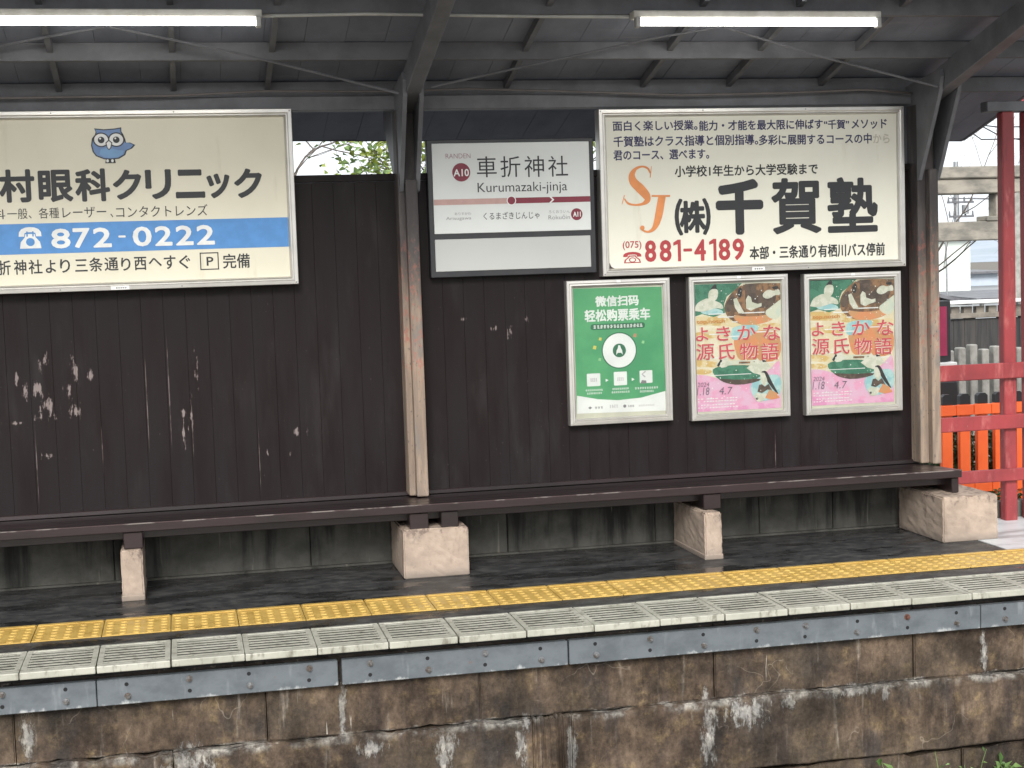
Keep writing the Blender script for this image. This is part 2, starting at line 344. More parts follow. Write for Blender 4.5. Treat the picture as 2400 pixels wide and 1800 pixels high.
MB_BOARD, MB_STONE, MB_ASPH, MB_PIER, MB_PLINTH, MB_POST = mat_boards(), mat_stone(), mat_asphalt(), mat_pier(), mat_plinth(), mat_post()
MB_TILE, MB_GRATE, MB_PLATE, MB_ALU, MB_ROOF, MB_RED = mat_tile(), mat_grate(), mat_plate(), mat_alu(), mat_roof(), mat_red()
MB_BEAM = plain('dark timber beam', (.15, .153, .168), .55, c2=(.105, .107, .116), scale=5, stretch=(1, 1, 1), bump=.2)
MB_STEELPOLE = plain('galvanised steel', (.35, .36, .37), .4, .7, scale=10)
MB_BENCH = plain('dark brown bench paint', (.026, .015, .016), .3, c2=(.015, .010, .010), scale=7, stretch=(.3, 2, 1), bump=.18, bscale=30, spec=.6)
MB_WORN = plain('worn pale bench edge', (.17, .145, .135), .5, c2=(.05, .03, .03), scale=14, stretch=(.5, 1, 1), lo=.42, hi=.52)
MB_BLACK = plain('black painted frame', (.020, .021, .025), .4, c2=(.03, .03, .033))
MB_DARK = plain('painted cavity shade', (.012, .011, .011), .9)
MB_CREAM = mat_sign('cream enamel sign face', (.74, .70, .56)); MB_WHITE = mat_sign('white acrylic sign face', (.70, .72, .70), (.55, .55, .50)); MB_GREYP = mat_sign('pale grey blank panel', (.49, .50, .48), (.48, .48, .45))
I_BLACK, I_NAVY, I_RED, I_ORANGE = ink('black vinyl', (.022, .023, .026)), ink('navy vinyl', (.035, .032, .105)), ink('red vinyl', (.42, .045, .05)), ink('orange vinyl', (.74, .27, .085))
I_BLUE, I_WHITE, I_MAROON, I_PINK, I_GREY = ink('sky blue vinyl', (.085, .27, .60)), ink('white vinyl', (.82, .82, .80)), ink('maroon vinyl', (.22, .022, .045)), ink('faded pink vinyl', (.52, .33, .30)), ink('grey vinyl', (.22, .21, .22))
I_MAR2 = ink('thin maroon vinyl', (.36, .15, .19)); I_OWL = ink('owl blue vinyl', (.16, .27, .50)); I_OWL2 = ink('owl belly blue vinyl', (.19, .36, .60)); I_PATCH = ink('whitish print', (.80, .78, .68)); I_PALE = ink('pale letter', (.55, .52, .42))

# ------------------------------------------------------------------ lettering: (text, x0, x1, z0, z1) in metres on the signs
CLINIC_NAME = [('村', -0.8612, -0.6885, 1.9795, 2.1461), ('眼', -0.6717, -0.5027, 1.9779, 2.1405), ('科', -0.4923, -0.3203, 1.9766, 2.1434), ('ク', -0.3065, -0.1632, 1.9825, 2.1346), ('リ', -0.1458, -0.0139, 1.9811, 2.1331), ('ニ', 0.0051, 0.1542, 1.9824, 2.1302), ('ッ', 0.1629, 0.2807, 1.9792, 2.1061), ('ク', 0.3026, 0.4471, 1.9772, 2.1297)]
CLINIC_SMALL = [('科', -0.905, -0.8383, 1.8983, 1.9469), ('一般、各種', -0.8287, -0.5778, 1.8968, 1.9512), ('レーザー', -0.5606, -0.3459, 1.8961, 1.9508), ('、', -0.3261, -0.3124, 1.8941, 1.9138), ('コンタクトレンズ', -0.2974, 0.1618, 1.8921, 1.9502)]
CLINIC_PHONE = [('8', -0.6231, -0.5289, 1.7435, 1.8438), ('7', -0.5165, -0.4326, 1.7433, 1.8439), ('2', -0.4175, -0.3263, 1.7429, 1.8438), ('-', -0.2923, -0.2558, 1.7904, 1.801), ('0', -0.2213, -0.1264, 1.7423, 1.8436), ('2', -0.1103, -0.0232, 1.7421, 1.8437), ('2', -0.0056, 0.0834, 1.7417, 1.8436), ('2', 0.0997, 0.1913, 1.7414, 1.8436)]
CLINIC_ADDRESS = [('車', -0.9532, -0.8932, 1.6169, 1.6907), ('折', -0.8864, -0.8262, 1.6175, 1.6915), ('神', -0.8113, -0.7509, 1.6178, 1.6919), ('社', -0.7407, -0.6733, 1.6182, 1.691), ('よ', -0.6576, -0.6076, 1.6213, 1.6873), ('り', -0.5871, -0.5375, 1.6205, 1.6894), ('三', -0.5135, -0.4521, 1.6235, 1.6855), ('条', -0.4437, -0.3765, 1.6211, 1.6931), ('通', -0.3682, -0.2994, 1.6229, 1.6908), ('り', -0.2857, -0.2387, 1.6206, 1.6872), ('西', -0.2206, -0.1589, 1.6211, 1.6892), ('へ', -0.1481, -0.082, 1.6386, 1.6813), ('す', -0.0716, -0.0122, 1.622, 1.6919), ('ぐ', 0.0053, 0.0614, 1.621, 1.691), ('完備', 0.2275, 0.3661, 1.6154, 1.6916), ('P', 0.144, 0.1793, 1.6326, 1.6785)]
CLINIC_PBOX = [0.1109, 0.2062, 1.6119, 1.7015]
CLINIC_BAND = [-1.5236, 0.5752, 1.7497, 1.9056]
OWL = [-0.4037, -0.1844, 2.1689, 2.349]
PHONE_A = [-0.7798, -0.6688, 1.7478, 1.8553]
TAG_A = [-0.3414, -0.2503, 1.525, 1.5435]
STATION_KANJI = [('車', 1.5859, 1.6941, 2.0589, 2.17), ('折', 1.7154, 1.8253, 2.0572, 2.1692), ('神', 1.8477, 1.9559, 2.0551, 2.1684), ('社', 1.979, 2.0889, 2.055, 2.1662)]
STATION_LATIN = [('Kurumazaki-jinja', 1.5867, 2.0817, 1.9634, 2.0299)]
STATION_RANDEN = [('RANDEN', 1.4194, 1.5536, 2.1621, 2.1874)]
STATION_A10 = [('A10', 1.4585, 1.5421, 2.0664, 2.1055)]
STATION_A10_C = (1.5006, 2.0879, 0.0489)
STATION_A11 = [('A11', 2.11, 2.153, 1.836, 1.8633)]
STATION_A11_C = (2.1308, 1.8496, 0.0323)
STATION_KANA = [('くるまざきじんじゃ', 1.6136, 1.9223, 1.8316, 1.8721)]
STATION_SIDE = [('ありすがわ', 1.4569, 1.5461, 1.8604, 1.8758), ('Arisugawa', 1.4096, 1.5466, 1.8313, 1.8524), ('ろくおういん', 1.9746, 2.0928, 1.8579, 1.8744), ('Rokuōin', 1.9721, 2.0919, 1.8249, 1.8482)]
STATION_PINK = [1.3454, 1.7694, 1.9157, 1.9479]
STATION_DARK = [1.7695, 2.2069, 1.909, 1.9415]
STATION_DOT = (1.7694, 1.9276, 0.0209)
STATION_CHEV = [(1.9795, 1.9407), (1.9905, 1.9405), (2.0071, 1.9241), (1.9895, 1.908), (1.9784, 1.9082), (1.996, 1.9243)]
SCHOOL_BLURB = [('面白く楽しい授業。', 2.3474, 2.8329, 2.2941, 2.3497), ('能力・才能を最大限に伸ばす', 2.8417, 3.5721, 2.2892, 2.3456), ('“千賀”', 3.5785, 3.7309, 2.2882, 2.3419), ('メソッド', 3.7446, 3.9598, 2.2873, 2.3412), ('千賀塾はクラス指導と個別指導。', 2.3493, 3.1853, 2.208, 2.2671), ('多彩に展開するコースの中', 3.1899, 3.8664, 2.2045, 2.2631), ('君のコース、選べます。', 2.347, 2.897, 2.1348, 2.1905)]
SCHOOL_PALE = [('から', 3.8738, 3.975, 2.2052, 2.2576)]
SCHOOL_PATCH = [3.8537, 3.9843, 2.1935, 2.2796]
SCHOOL_LEVEL = [('小学校1年生から大学受験まで', 2.6945, 3.5373, 2.0382, 2.1013)]
SCHOOL_NAME = [('千', 2.9276, 3.2081, 1.7126, 2.0207), ('賀', 3.2555, 3.5541, 1.7083, 2.0206), ('塾', 3.5906, 3.8969, 1.7075, 2.0198)]
SCHOOL_KABU = [('㈱', 2.6876, 2.8972, 1.7168, 1.9204)]
SCHOOL_AREA = [('(075)', 2.3855, 2.4929, 1.6458, 1.6952)]
SCHOOL_PHONE = [('8', 2.5111, 2.5767, 1.5775, 1.6963), ('8', 2.5958, 2.6644, 1.5766, 1.6957), ('1', 2.6757, 2.7193, 1.5761, 1.6954), ('-', 2.7333, 2.7839, 1.6286, 1.6452), ('4', 2.7962, 2.8645, 1.5745, 1.6942), ('1', 2.8839, 2.9261, 1.574, 1.6939), ('8', 2.9385, 3.0073, 1.5731, 1.6932), ('9', 3.0206, 3.0888, 1.5722, 1.6926)]
SCHOOL_ADDRESS = [('本部・三条通り有栖川バス停前', 3.1206, 3.9368, 1.5713, 1.6457)]
PHONE_B = [2.3862, 2.4911, 1.575, 1.6359]
TAG_B = [3.1272, 3.2021, 1.5101, 1.5303]
S_PATH = [(2.554, 2.0622), (2.5409, 2.0886), (2.5094, 2.0999), (2.4721, 2.0883), (2.4498, 2.056), (2.4564, 2.019), (2.4932, 1.9814), (2.5265, 1.9437), (2.5327, 1.9165), (2.508, 1.8973), (2.4648, 1.8918), (2.4239, 1.9009), (2.4024, 1.9277)]
S_SERIF = [[(2.5602, 2.1014), (2.5637, 2.1013), (2.555, 2.0392), (2.5499, 2.0393)], [(2.3895, 1.8968), (2.3861, 1.8969), (2.4012, 1.9465), (2.4063, 1.9464)]]
J_PATH = [(2.6188, 1.9392), (2.6098, 1.8966), (2.5979, 1.8392), (2.5827, 1.7902), (2.5628, 1.7577), (2.5339, 1.7436), (2.5056, 1.751), (2.4975, 1.7677)]
J_SERIF = [[(2.5593, 1.9438), (2.6648, 1.9415), (2.6628, 1.9317), (2.5573, 1.934)]]
POSTER_GREEN_T = [('微信扫码', 2.2271, 2.4767, 1.3407, 1.4003), ('轻松购票乘车', 2.1644, 2.5406, 1.2592, 1.3274)]
GP_PAPER = [(2.1034, 1.4461), (2.6102, 1.4397), (2.6183, 0.7493), (2.1055, 0.758)]
GP_PILL = [2.1966, 2.509, 1.2142, 1.2463]
GP_DISC = (2.3573, 1.0964, 0.0946)
GP_CARDS = [[2.1676, 2.244, 0.9054, 0.9754], [2.3214, 2.3968, 0.9031, 0.9785], [2.4701, 2.544, 0.9089, 0.9793]]
GP_ARROWS = [(2.2814, 0.9345), (2.4313, 0.9325)]
GP_CAPS = [[2.1574, 2.2571, 0.8782, 0.8894], [2.1653, 2.2513, 0.8607, 0.872], [2.3102, 2.4059, 0.879, 0.8903], [2.3055, 2.4107, 0.8605, 0.8718], [2.4406, 2.5771, 0.8758, 0.8881], [2.4679, 2.5498, 0.8572, 0.8696]]
GP_TINY = [2.2123, 2.4962, 1.2213, 1.2407]
GP_WAVE = [(2.1086, 0.8575), (2.2265, 0.8322), (2.3428, 0.8212), (2.4765, 0.8289), (2.618, 0.8591), (2.6183, 0.7493), (2.1055, 0.758)]
GP_LOGO = [[2.1697, 2.1923, 0.7781, 0.795], [2.2066, 2.2568, 0.7796, 0.7924], [2.2915, 2.3419, 0.7804, 0.7983], [2.3685, 2.3908, 0.7761, 0.7967], [2.3978, 2.4351, 0.7794, 0.7917], [2.4592, 2.553, 0.7799, 0.7902]]
GP_CONF = [(2.2497, 1.1633), (2.4489, 1.1755), (2.4948, 1.1366), (2.2053, 1.1428), (2.2436, 1.0503), (2.2166, 1.1178)]
GENJI_T = [('よ', 3.4928, 3.5658, 1.1272, 1.2044), ('き', 3.6137, 3.6967, 1.1246, 1.2058), ('か', 3.7381, 3.8461, 1.1243, 1.2046), ('な', 3.8918, 3.9948, 1.1159, 1.205), ('源', 3.4925, 3.5988, 1.0207, 1.1133), ('氏', 3.6248, 3.7198, 1.0183, 1.1091), ('物', 3.7493, 3.8563, 1.0147, 1.1063), ('語', 3.8745, 3.9822, 1.0049, 1.1026)]
GENJI_TOP = [('top.notch', 3.4987, 3.6657, 1.2192, 1.247)]
GENJI_DATE = [('2024', 3.4956, 3.5648, 0.8715, 0.8958), ('1.18', 3.4909, 3.5652, 0.8241, 0.8674), ('4.7', 3.6217, 3.7021, 0.8229, 0.8642)]
GENJI_PAPER = [3.479, 3.9974, 0.7185, 1.4436]
GENJI_ART = [('cream', 0, [(3.486, 1.452), (4.003, 1.435), (3.991, 0.705), (3.483, 0.731)], 0),
 ('gold', 1, [(3.482, 1.264), (3.602, 1.267), (3.725, 1.239), (3.861, 1.202), (4.0, 1.218), (3.999, 1.165), (3.895, 1.158), (3.77, 1.184), (3.657, 1.21), (3.482, 1.217)], 2),
 ('gold', 1, [(3.481, 1.175), (3.577, 1.184), (3.667, 1.167), (3.701, 1.14), (3.599, 1.139), (3.48, 1.149)], 2),
 ('orange', 1, [(3.712, 1.139), (3.792, 1.162), (3.895, 1.179), (3.999, 1.154), (3.996, 1.0), (3.857, 0.99), (3.744, 1.006), (3.722, 1.07)], 2),
 ('gold', 1, [(3.478, 1.023), (3.597, 1.012), (3.664, 0.985), (3.596, 0.975), (3.477, 0.986)], 2),
 ('gold', 1, [(3.477, 0.97), (3.562, 0.971), (3.595, 0.949), (3.539, 0.938), (3.476, 0.946)], 2),
 ('pink', 1, [(3.476, 0.938), (3.539, 0.938), (3.612, 0.916), (3.719, 0.874), (3.821, 0.885), (3.879, 0.92), (3.925, 0.95), (3.96, 0.985), (3.996, 1.01), (3.991, 0.705), (3.483, 0.731)], 2),
 ('rose', 2, [(3.483, 0.731), (3.484, 0.785), (3.592, 0.769), (3.739, 0.746), (3.854, 0.767), (3.992, 0.749), (3.991, 0.705)], 2),
 ('green', 1, [(3.486, 1.452), (3.774, 1.443), (3.728, 1.402), (3.682, 1.372), (3.665, 1.331), (3.669, 1.278), (3.601, 1.259), (3.534, 1.278), (3.482, 1.264)], 0),
 ('sky', 1, [(3.518, 1.302), (3.58, 1.313), (3.647, 1.3), (3.664, 1.278), (3.602, 1.27), (3.534, 1.278)], 2),
 ('brown', 2, [(3.774, 1.443), (4.003, 1.435), (4.001, 1.265), (3.93, 1.22), (3.827, 1.203), (3.748, 1.214), (3.691, 1.245), (3.664, 1.289), (3.671, 1.341), (3.705, 1.387)], 2),
 ('orange', 3, [(3.703, 1.271), (3.794, 1.252), (3.919, 1.258), (4.001, 1.292), (4.001, 1.265), (3.93, 1.22), (3.827, 1.203), (3.748, 1.214)], 2),
 ('umber', 3, [(3.791, 1.438), (3.857, 1.436), (3.855, 1.355), (3.887, 1.386), (3.944, 1.395), (3.975, 1.367), (3.966, 1.32), (3.931, 1.3), (3.863, 1.3), (3.789, 1.326)], 0),
 ('umber', 3, [(3.673, 1.33), (3.699, 1.366), (3.728, 1.381), (3.727, 1.334), (3.698, 1.282), (3.675, 1.288)], 2),
 ('pale', 4, [(3.897, 1.275), (3.943, 1.305), (4.002, 1.345), (4.0, 1.239), (3.942, 1.231)], 2),
 ('sky', 2, [(3.719, 1.207), (3.873, 1.209), (3.86, 1.17), (3.792, 1.136), (3.712, 1.118), (3.696, 1.161)], 2),
 ('cloth white', 4, [(3.485, 1.298), (3.502, 1.337), (3.53, 1.354), (3.565, 1.367), (3.582, 1.355), (3.62, 1.348), (3.655, 1.328), (3.66, 1.299), (3.619, 1.311), (3.574, 1.297), (3.529, 1.291)], 1),
 ('cloth white', 5, [(3.57, 1.366), (3.575, 1.402), (3.593, 1.416), (3.621, 1.417), (3.632, 1.4), (3.626, 1.364), (3.603, 1.343), (3.581, 1.347)], 1),
 ('black', 6, [(3.583, 1.412), (3.599, 1.433), (3.612, 1.443), (3.621, 1.438), (3.621, 1.421), (3.63, 1.41), (3.621, 1.415), (3.599, 1.416)], 0),
 ('cloth white', 4, [(3.719, 1.355), (3.739, 1.362), (3.755, 1.327), (3.772, 1.295), (3.784, 1.274), (3.749, 1.274), (3.727, 1.307)], 0),
 ('black', 5, [(3.742, 1.388), (3.751, 1.412), (3.763, 1.422), (3.774, 1.406), (3.767, 1.364), (3.75, 1.363)], 1),
 ('cloth white', 5, [(3.793, 1.35), (3.807, 1.373), (3.824, 1.362), (3.829, 1.335), (3.863, 1.323), (3.886, 1.328), (3.886, 1.309), (3.84, 1.295), (3.823, 1.285), (3.794, 1.3)], 0),
 ('cloth white', 4, [(3.89, 1.365), (3.904, 1.391), (3.933, 1.403), (3.961, 1.391), (3.993, 1.406), (4.001, 1.366), (3.967, 1.37), (3.944, 1.355), (3.915, 1.348)], 1),
 ('black', 5, [(3.947, 1.416), (3.979, 1.42), (3.993, 1.409), (3.961, 1.4)], 1),
 ('green', 4, [(3.579, 0.96), (3.613, 0.98), (3.732, 0.986), (3.874, 0.973), (3.879, 0.899), (3.787, 0.876), (3.696, 0.88), (3.617, 0.908)], 1),
 ('umber', 5, [(3.612, 0.914), (3.742, 0.9), (3.879, 0.904), (3.856, 0.884), (3.741, 0.87), (3.662, 0.885)], 1),
 ('pale', 5, [(3.613, 1.001), (3.721, 1.012), (3.869, 1.005), (3.869, 0.987), (3.732, 0.988), (3.613, 0.982)], 0),
 ('brown', 5, [(3.744, 1.003), (3.863, 1.0), (3.863, 0.99), (3.743, 0.991)], 0),
 ('cloth white', 6, [(3.622, 0.987), (3.637, 1.016), (3.654, 1.033), (3.671, 1.035), (3.684, 1.014), (3.692, 0.995), (3.669, 0.977), (3.641, 0.973)], 0),
 ('black', 7, [(3.613, 0.988), (3.636, 1.021), (3.645, 1.013), (3.624, 0.979)], 0),
 ('cloth white', 6, [(3.788, 0.965), (3.805, 0.976), (3.815, 1.009), (3.835, 0.996), (3.853, 1.019), (3.869, 1.0), (3.898, 1.012), (3.915, 0.987), (3.94, 0.957), (3.908, 0.95), (3.868, 0.923), (3.828, 0.935)], 0),
 ('black', 7, [(3.881, 1.005), (3.903, 1.007), (3.909, 0.996), (3.886, 0.994)], 0),
 ('sky', 4, [(3.805, 0.849), (3.821, 0.885), (3.868, 0.915), (3.919, 0.921), (3.995, 0.92), (3.993, 0.808), (3.946, 0.789), (3.888, 0.769), (3.831, 0.786)], 2),
 ('black', 6, [(3.871, 0.94), (3.9, 0.947), (3.916, 0.929), (3.936, 0.885), (3.958, 0.844), (3.98, 0.803), (3.952, 0.826), (3.918, 0.87), (3.896, 0.914)], 1),
 ('cloth white', 7, [(3.869, 0.931), (3.891, 0.937), (3.903, 0.913), (3.912, 0.886), (3.901, 0.858), (3.878, 0.867), (3.87, 0.899)], 1),
 ('umber', 6, [(3.85, 0.828), (3.861, 0.867), (3.878, 0.869), (3.895, 0.855), (3.918, 0.87), (3.941, 0.826), (3.912, 0.838), (3.877, 0.819)], 0),
 ('orange', 6, [(3.894, 0.791), (3.924, 0.838), (3.969, 0.814), (3.983, 0.787), (3.934, 0.779)], 0),
 ('cloth white', 7, [(3.829, 0.805), (3.849, 0.825), (3.872, 0.814), (3.897, 0.823), (3.9, 0.791), (3.877, 0.771), (3.845, 0.771)], 1),
 ('black', 8, [(3.84, 0.794), (3.854, 0.796), (3.853, 0.783), (3.84, 0.783)], 1)]

# ------------------------------------------------------------------ ground, platform
def struct(name, bm, m, **k): return tag(obj(name, bm, m, **k), kind='structure')
bm = NB(); box(bm, -600, 600, -300, 900, -1.3, -1.06)
G_BALLAST = plain('grey brown ballast', (.10, .085, .07), .9, c2=(.20, .18, .15), scale=14, bump=1, bscale=30)
struct('ground', bm, G_BALLAST)
G_YARD = plain('wet pale yard paving', (.16, .155, .15), .28, c2=(.09, .09, .09), scale=2.5, bump=.1, bscale=20)
bm = NB(); box(bm, -60, 90, 8.46, 110, -1.05, -.13); struct('yard_paving', bm, G_YARD)

bm = NB()
box(bm, -9, 11, 6.785, 8.455, -.066, 0)
struct('platform', bm, MB_ASPH)
bm = NB(); box(bm, 4.20, 8, 7.272, 8.186, -.01, .004); struct('pavement', bm, plain('rain wet pale concrete', (.60, .62, .63), .35, c2=(.30, .31, .31), scale=3.5, stretch=(.7, 2.2, 1), bump=.1, bscale=25, lo=.42, hi=.66))
bm = NB()
rnd = random.Random(3)
def course(joints, y, z0, z1, wob):
    for a, b in zip(joints, joints[1:]):
        t = bmesh.new(); bmesh.ops.create_cube(t, size=1)
        yo = rnd.uniform(-.006, .006)
        for v in t.verts: v.co = Vector((a+.002 if v.co.x < 0 else b-.002, y+yo if v.co.y < 0 else 8.4, z0 if v.co.z < 0 else z1))
        bmesh.ops.subdivide_edges(t, edges=[e for e in t.edges if abs(e.verts[0].co.x-e.verts[1].co.x) > .1], cuts=24)
        for v in t.verts:
            if v.co.y < 7:
                if v.co.z < z0+.001: v.co.z += rnd.uniform(-wob, wob)*.5
                if v.co.z > z1-.001 and z1 < -.1: v.co.z += rnd.uniform(-wob, wob)
                v.co.y += rnd.uniform(-.004, .004)
        es = [e for e in t.edges if e.verts[0].co.y < 7 and e.verts[1].co.y < 7 and len(e.link_faces) == 2 and e.calc_face_angle(0) > .8]
        bmesh.ops.bevel(t, geom=es, offset=.006, segments=2, affect='EDGES')
        join(bm, t)
course([-5.9, -4.85, -3.8, -2.8, -1.78, -.75, .276, 1.198, 2.282, 3.26, 4.3, 5.3, 6.4, 7.4, 8.5, 9.6, 10.7], 6.5, -.408, -.067, .006)
course([-6.4, -4.4, -2.6, -1.1, -.12, 1.426, 1.604, 4.4, 6.2, 8.0, 10.7], 6.474, -.742, -.414, .009)
course([-6.4, -3.4, -.9, 1.9, 3.5, 6.2, 10.7], 6.50, -1.06, -.762, .012)
box(bm, -6.4, 10.7, 6.56, 8.3, -1.06, -.41); 
struct('retaining_wall', bm, MB_STONE, origin=(0, 6.5, -1.06))

# tactile tiles: one per 0.3 m, five by five domes and the inner bar at the back
TX, TY0, TY1 = -.71, 6.932, 7.264
bm = NB(); box(bm, TX+.0015, TX+.2985, TY0, TY1, .0005, .006, .0015)
box(bm, TX+.006, TX+.294, TY1-.044, TY1-.012, .006, .011, .002)
for i in range(5):
    for j in range(5):
        cx, cy = TX+.03+.06*i, TY0+.026+.0575*j
        prev = None
        for r, z in ((.0165, .006), (.0135, .0095), (.009, .0108)):
            ring = [bm.verts.new((cx+r*math.cos(2*math.pi*k/10), cy+r*math.sin(2*math.pi*k/10), z)) for k in range(10)]
            if prev:
                for k in range(10): bm.faces.new((prev[k], prev[(k+1) % 10], ring[(k+1) % 10], ring[k]))
            prev = ring
        bm.faces.new(prev)
tile = obj('tactile_tile', bm, MB_TILE)
tag(tile, 'yellow tactile tile with raised dots, one of the row along the platform edge', 'paving tile', 'yellow tactile tiles along the platform edge')
for i in list(range(-6, 0))+list(range(1, 24)): 
    c = dup(tile, (.3*i, random.uniform(-.0015, .0015), 0)); c.rotation_euler.z = random.uniform(-.003, .003)

# slotted edge gratings in panels of five
GX, GW, GY0, GY1 = -.709, .301, 6.398, 6.780
bm = NB(); q = .0015
def tray(x0, x1):
    box(bm, x0, x1, GY0, GY0+.045, -.030, .0, .004, 2); box(bm, x0, x1, GY1-.022, GY1, -.024, 0, .003)
    box(bm, x0, x0+.022, GY0+.045, GY1-.022, -.024, -.0005); box(bm, x1-.022, x1, GY0+.045, GY1-.022, -.024, -.0005)
    n = 7; d = (GY1-.022-GY0-.045)/n
    for k in range(n):
        y = GY0+.045+d*(k+.5); box(bm, x0+.022, x1-.022, y-d*.24, y+d*.24, -.0028, -.001)
tray(GX+q, GX+GW-q)
gr = obj('edge_grating', bm, MB_GRATE)
tag(gr, 'off white slotted grating, one of the row forming the platform edge', 'grating', 'slotted gratings along the platform edge')
for i in list(range(-6, 0))+list(range(1, 25)):
    gap = .006*math.floor((i-1)/5); c = dup(gr, (GW*i, random.uniform(-.002, .002), random.uniform(-.001, .001)))
    c.scale.x = .986 if i % 5 in (0, 1) else 1
bm = NB(); box(bm, -6, 10.7, 6.52, 6.784, -.067, -.058); struct('shade_ledge', bm, MB_DARK)  # near-black sheet paints in the shade seen through the grating slots

# steel edge plates with bolts and empty holes
PJ = [(-1.41, 'blue grey steel plate, leftmost below the gratings, cut by the photo edge'), (-.414, 'blue grey steel plate with rust along its lower edge, second from the left'), (.595, 'blue grey steel plate with a cracked bolt and dark stains, below the wide concrete block'),
      (1.594, 'blue grey steel plate with white corrosion at its foot, right of the cracked plate'), (2.58, 'blue grey steel plate with one brown rusty bolt, second from the right'), (3.576, 'blue grey steel plate at the right photo edge above the weeds')]
HOLE = plain('bolt hole', (.012, .012, .013), .9); BOLT = plain('weathered steel bolt', (.30, .31, .32), .35, .7, c2=(.16, .13, .11), scale=40); RUSTY = plain('rusty bolt', (.17, .065, .035), .7, c2=(.09, .04, .03), scale=60)
ZP0, ZP1, YP = -.181, -.073, 6.452
for pi, (x0, lab) in enumerate(PJ):
    t = thing('edge_plate', (x0+.5, YP, ZP0), lab, 'steel plate', 'steel plates along the platform edge')
    bm = NB(); box(bm, x0+.003, x0+.995, YP, 6.49, ZP0, ZP1, .003)
    obj('plate', bm, MB_PLATE, t)
    for k in range(4):
        bx_ = x0+.125+.25*k; up_ = (k+pi) % 2 == 0
        zb, zh = (-.097, -.147) if up_ else (-.147, -.097)
        bm = NB(); rr = .0098
        v = [bm.verts.new((bx_+.0145*math.cos(a), YP-.0005, zb+.0145*math.sin(a))) for a in [2*math.pi*j/14 for j in range(14)]]
        v2 = [bm.verts.new((bx_+.0135*math.cos(a), YP-.003, zb+.0135*math.sin(a))) for a in [2*math.pi*j/14 for j in range(14)]]
        for j in range(14): bm.faces.new((v[j], v[(j+1) % 14], v2[(j+1) % 14], v2[j]))
        bm.faces.new(v2)
        tube(bm, [(bx_, YP-.003, zb), (bx_, YP-.016, zb)], [rr, rr*.92], 6); tube(bm, [(bx_, YP-.016, zb), (bx_, YP-.021, zb)], [.006, .005], 8)
        obj('bolt', bm, RUSTY if (pi == 4 and k == 2) else BOLT, t)
        bm = NB(); disc(bm, bx_+random.uniform(-.004, .004), zh,   .0085, YP-.0008, 14); obj('bolt_hole', bm, HOLE, t)

# ------------------------------------------------------------------ wall of the shelter
YW = 8.2
def bay(xa, xb, label):
    t = thing('board_wall', ((xa+xb)/2, YW, .33), label, 'board wall', 'board walls of the shelter')
    bm = NB(); k0 = math.floor((xa+.883)/.1135)
    x = -.883+.1135*k0
    while x < xb:
        a, b = max(x, xa), min(x+.1135, xb)
        if b-a > .006:
            yo = random.uniform(-.0018, .0018); box(bm, a+.0002, b-.0002, YW+yo*.5, YW+.018, .335, 2.052, .0009)
        x += .1135
    box(bm, xa, xb, YW+.012, YW+.03, .335, 2.05)
    obj('planks', bm, MB_BOARD, t)
    bm = NB(); box(bm, xa, xb, YW-.012, YW+.04, 2.054, 2.092, .003); obj('top_rail', bm, MB_BOARD, t)
    bm = NB(); box(bm, xa, xb, YW-.016, YW+.02, .361, .385, .003); obj('bottom_rail', bm, MB_BENCH, t)
bay(-4.0, 1.207, 'dark brown board wall with peeling paint scars under the blue owl sign')
bay(1.208, 4.165, 'dark brown board wall behind the station name sign and the three posters')
t = thing('plinth', (0, YW, 0), 'low stained grey concrete plinth wall under the bench', 'plinth wall')
bm = NB(); px_ = [-4.0, -2.2, -.40, .62, 1.7, 2.55, 3.17, 3.62, 4.14]
for a, b in zip(px_, px_[1:]): box(bm, a+.002, b-.002, YW-.002+random.uniform(-.003, .003), YW+.10, -.005, .327, .004)
obj('concrete', bm, MB_PLINTH, t)
bm = NB(); box(bm, -4, 4.14, YW-.03, YW+.06, -.004, .012, .006); obj('footing', bm, MB_PLINTH, t)

# ------------------------------------------------------------------ bench and its piers
t = thing('bench', (.6, 7.9, .25), 'long dark brown plank bench along the wall on concrete piers', 'bench')
bm = NB()
for j, (ya, yb) in enumerate(((7.700, 7.832), (7.838, 7.978), (7.984, 8.172))):
    za = .380-.02*(ya-7.7)/.47; zb = .380-.02*(yb-7.7)/.47
    vs = box(bm, -5, 4.165-.004*j, ya, yb, za-.043, za, .004, 2)
    for v in vs: v.co.z -= (za-zb)*(v.co.y-ya)/(yb-ya)
obj('seat', bm, MB_BENCH, t)
bm = NB(); rr_ = random.Random(5); box(bm, -5, 4.1655, 7.6985, 7.7035, .3745, .3806, .0008)
obj('worn_edge', bm, MB_WORN, t)
bm = NB(); box(bm, -5, 4.12, 7.80, 7.86, .288, .3335, .003); obj('bearer', bm, MB_BENCH, t)
for a, b in ((-3.3, -3.2), (-.328, -.236), (1.092, 1.19), (1.256, 1.345), (2.672, 2.768), (4.112, 4.204)):
    bm = NB(); box(bm, a, b-(.05 if a > 4 else 0), 7.716, 8.12, .252, .335, .004); obj('leg', bm, MB_BENCH, t)
